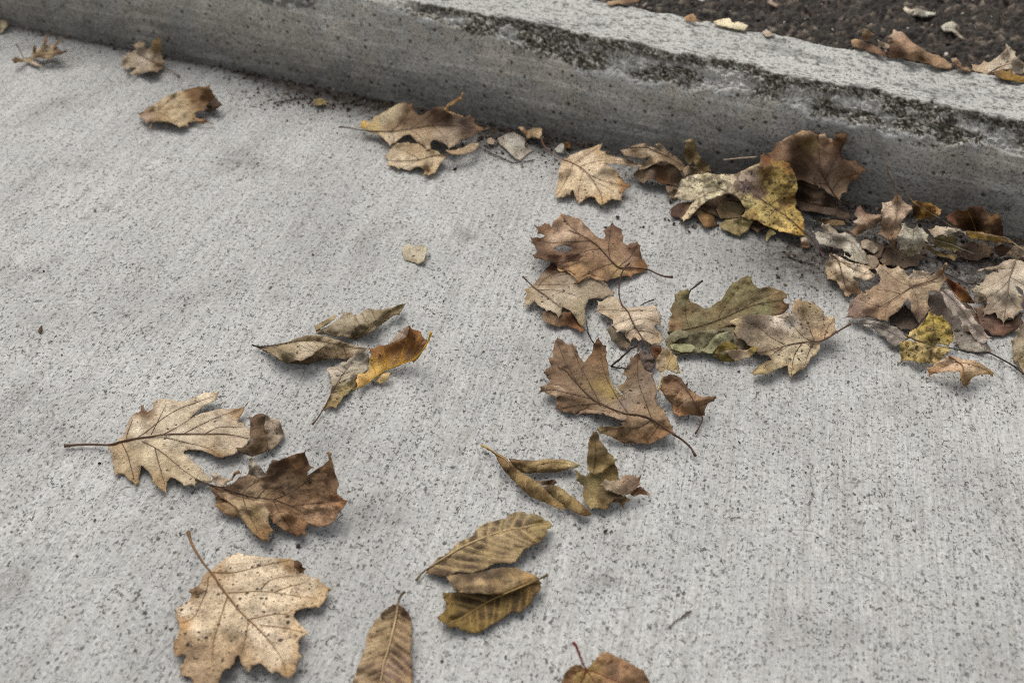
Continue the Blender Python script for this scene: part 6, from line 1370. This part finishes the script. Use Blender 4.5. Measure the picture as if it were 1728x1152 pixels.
leaf('maple_leaf', 'big tan maple leaf dotted with black specks in the bottom left corner', 'M', [
    P_('430,385 450,365 480,330 520,300 575,268 620,250 650,262 690,272 730,268 770,280 850,290 920,290 980,292 1005,305 1003,345 1030,372 1070,382 1090,410 1130,425 1165,430 1192,422 1185,455 1215,470 1278,505 1235,522 1230,562 1200,602 1180,632 1130,632 1080,632 1035,647 1005,672 1000,692 1025,717 1060,757 1090,787 1127,805 1090,817 1050,837 1030,862 1040,902 1067,967 1035,987 1030,1022 1005,1087 970,1122 940,1107 905,1077 880,1067 850,1090 825,1062 790,1022 765,1012 730,1027 705,1057 695,1087 670,1052 640,1017 635,987 625,952 600,977 590,1022 565,1052 530,1052 505,1087 495,1132 485,1160 450,1200 380,1210 330,1190 300,1150 310,1130 285,1105 250,1100 210,1112 215,1050 240,1000 265,970 240,955 200,965 176,970 170,920 175,860 205,820 220,770 215,740 190,700 180,650 200,625 245,605 290,570 300,545 275,520 285,500 320,490 350,475 370,430 385,400 410,380',
       [(600, 290, 'cdb48e'), (460, 380, 'b8966c'), (800, 330, 'd0b690'), (980, 330, 'b08a58'), (900, 420, 'd2b892'), (1100, 470, 'd0b48c'), (1240, 505, 'bd9a68'), (1150, 600, 'bd9c6c'), (800, 520, 'd0b68e'), (400, 560, 'ceb28a'), (300, 520, '9a7a55'), (250, 650, 'd2b894'), (350, 780, 'c9ae86'), (200, 900, 'ad8a60'), (300, 930, '9a8062'), (400, 900, 'a88a68'), (350, 1050, 'a5896a'), (470, 1060, 'a68a66'), (600, 700, 'ceb48a'), (550, 880, 'b89a70'), (620, 960, '9c8060'), (800, 800, 'd2b894'), (900, 950, 'd4b892'), (1080, 800, 'c4a272'), (1050, 960, 'bd9a6a'), (960, 1090, 'b5905e'), (700, 1050, 'bd9c6e'), (240, 740, 'ad8250')],
       [(430, 385, 14), (620, 252, 7), (980, 293, 12), (1275, 505, 5), (1180, 630, 12), (1005, 680, 14), (1125, 806, 12), (1065, 966, 14), (970, 1118, 12), (850, 1086, 18), (770, 1012, 20), (695, 1083, 10), (630, 960, 8), (500, 1090, 7), (300, 1180, 8), (215, 1100, 5), (178, 965, 4), (220, 770, 8), (180, 650, 4), (290, 520, 8), (700, 600, 15), (450, 700, 13), (850, 850, 18), (360, 950, 8)], q=0.8),
    P_('1004,308 1035,308 1058,325 1062,350 1090,362 1068,384 1030,374 1004,346', [(1035, 340, '6a4726')], [(1006, 310, 14), (1058, 328, 24), (1070, 380, 10)], part='curled_tip')],
     rib='275,110 300,190 345,270 395,345 438,392 490,470 545,545 620,640 688,712', lat=['440,388 520,390 600,388 700,365 800,340 900,318 980,303', '552,530 650,525 750,517 850,525 950,540 1050,555 1150,565', '415,420 405,500 370,590 320,690 270,722 222,742', '545,555 515,650 480,760 450,870 440,1000', '690,712 750,700 850,680 920,675 985,690', '770,752 870,762 970,777 1080,803', '780,497 830,450 900,425 1000,410', '880,520 960,490 1080,460', '690,712 680,800 660,880 640,950', '700,720 800,820 900,950 960,1090', '400,510 330,540 290,530'], sh=14, vc='7a5a38', rr_=1.25, tip_r=0.35, speck=0.85, group=OPEN)
leaf('maple_leaf', 'brown leaf with red stalk cut off by the bottom edge of the picture', 'P', [
    P_('320,922 340,870 365,820 400,785 440,768 480,775 515,800 550,790 590,740 625,700 660,670 700,665 735,685 790,715 850,740 920,780 980,805 1005,850 1030,890 1045,930 1055,1000 1000,1110 850,1180 600,1190 420,1120 330,1020',
       [(380, 840, '84603c'), (360, 900, '7d5834'), (440, 800, '866440'), (470, 880, '8d7438'), (520, 830, '94803c'), (600, 860, 'a3804c'), (660, 700, 'a0784e'), (740, 830, '74563e'), (820, 800, 'a67e58'), (920, 870, '9e7850'), (960, 870, '866442'), (700, 960, 'a37850'), (500, 1000, '86602f'), (800, 1050, '9c6c48')],
       [(325, 922, 5), (440, 770, 14), (515, 802, 10), (690, 668, 28), (980, 808, 16), (1045, 950, 5), (780, 880, 28), (450, 900, 14), (600, 1180, 5)], und=1.6)],
     rib='418,592 445,625 458,660 478,715 500,770 522,808 500,870 470,930 440,1010', lat=['522,808 620,840 760,900 940,960', '522,808 600,920 680,1060', '515,815 440,830 370,880'], sh=16, vc='6a3026', rr_=1.1, group=OPEN)

# ---------------- loose twigs
stick('twig', 'short dark brown twig lying alone at the bottom right of the pavement', 'P', '1185,477 1230,430 1300,382 1378,332', 0.35, 0.6, (1, 1.5), '5a4034')
stick('twig', 'thin dark twig at the end of the yellow leaf stalk', 'D', '990,1000 1050,1025 1120,1045 1195,1060', 0.8, 0.5, (1.2, 1.2), '352c27')
stick('twig', 'thin twig pointing left at the foot of the kerb beside the yellowish bit', 'A', '1385,519 1450,508 1540,494 1560,484', 1.1, 0.7, (3, 2), '4a3930')
stick('twig', 'long thin twig in the dirt between the dark oak leaf and the tan maple leaf', 'B', '1190,570 1250,600 1300,622 1380,652 1440,648 1510,635', 0.8, 0.6, (2, 2), '3a2f29')
stick('twig', 'tiny dark twig left of the raised lobe of the olive brown oak leaf', 'H', '950,755 1005,727 1055,708', 0.5, 0.8, (1, 3), '4a3a30')
stick('twig', 'short twig rising from the left lobe of the olive brown oak leaf', 'I', '362,215 400,185 450,143', 0.7, 0.9, (44, 40), '3d2f27')
stick('twig', 'forked dark twig under the light tan veined leaf', 'J', '688,355 760,290 830,222 892,188', 1.0, 0.8, (2, 16), '3f2e26')
stick('twig', 'short dark twig beside the forked one at the big brown oak leaf', 'J', '695,352 740,362 800,366', 0.9, 0.6, (1.5, 2), '3f2e26')
stick('twig', 'thin curved twig below the dull tan leaf', 'H', '560,860 572,950 590,990 615,1032', 0.5, 0.7, (4, 1.5), '3d2d26')
stick('twig', 'pale thin twig leaning on the kerb left of the dark upright leaf', 'D', '520,298 600,290 680,284 760,278', 0.6, 0.9, (50, 56), 'b09c84')
stick('twig', 'thin dark twig on the dirt left of the pale beige maple leaf', 'F', '1130,265 1200,300 1280,340 1390,352', 0.6, 0.5, (2, 2), '352c28')
stick('twig', 'grey twig lying at the foot of the kerb by the right edge', 'R', '1315,1110 1400,1085 1530,1100', 0.8, 0.6, (2, 2), '8a8074')
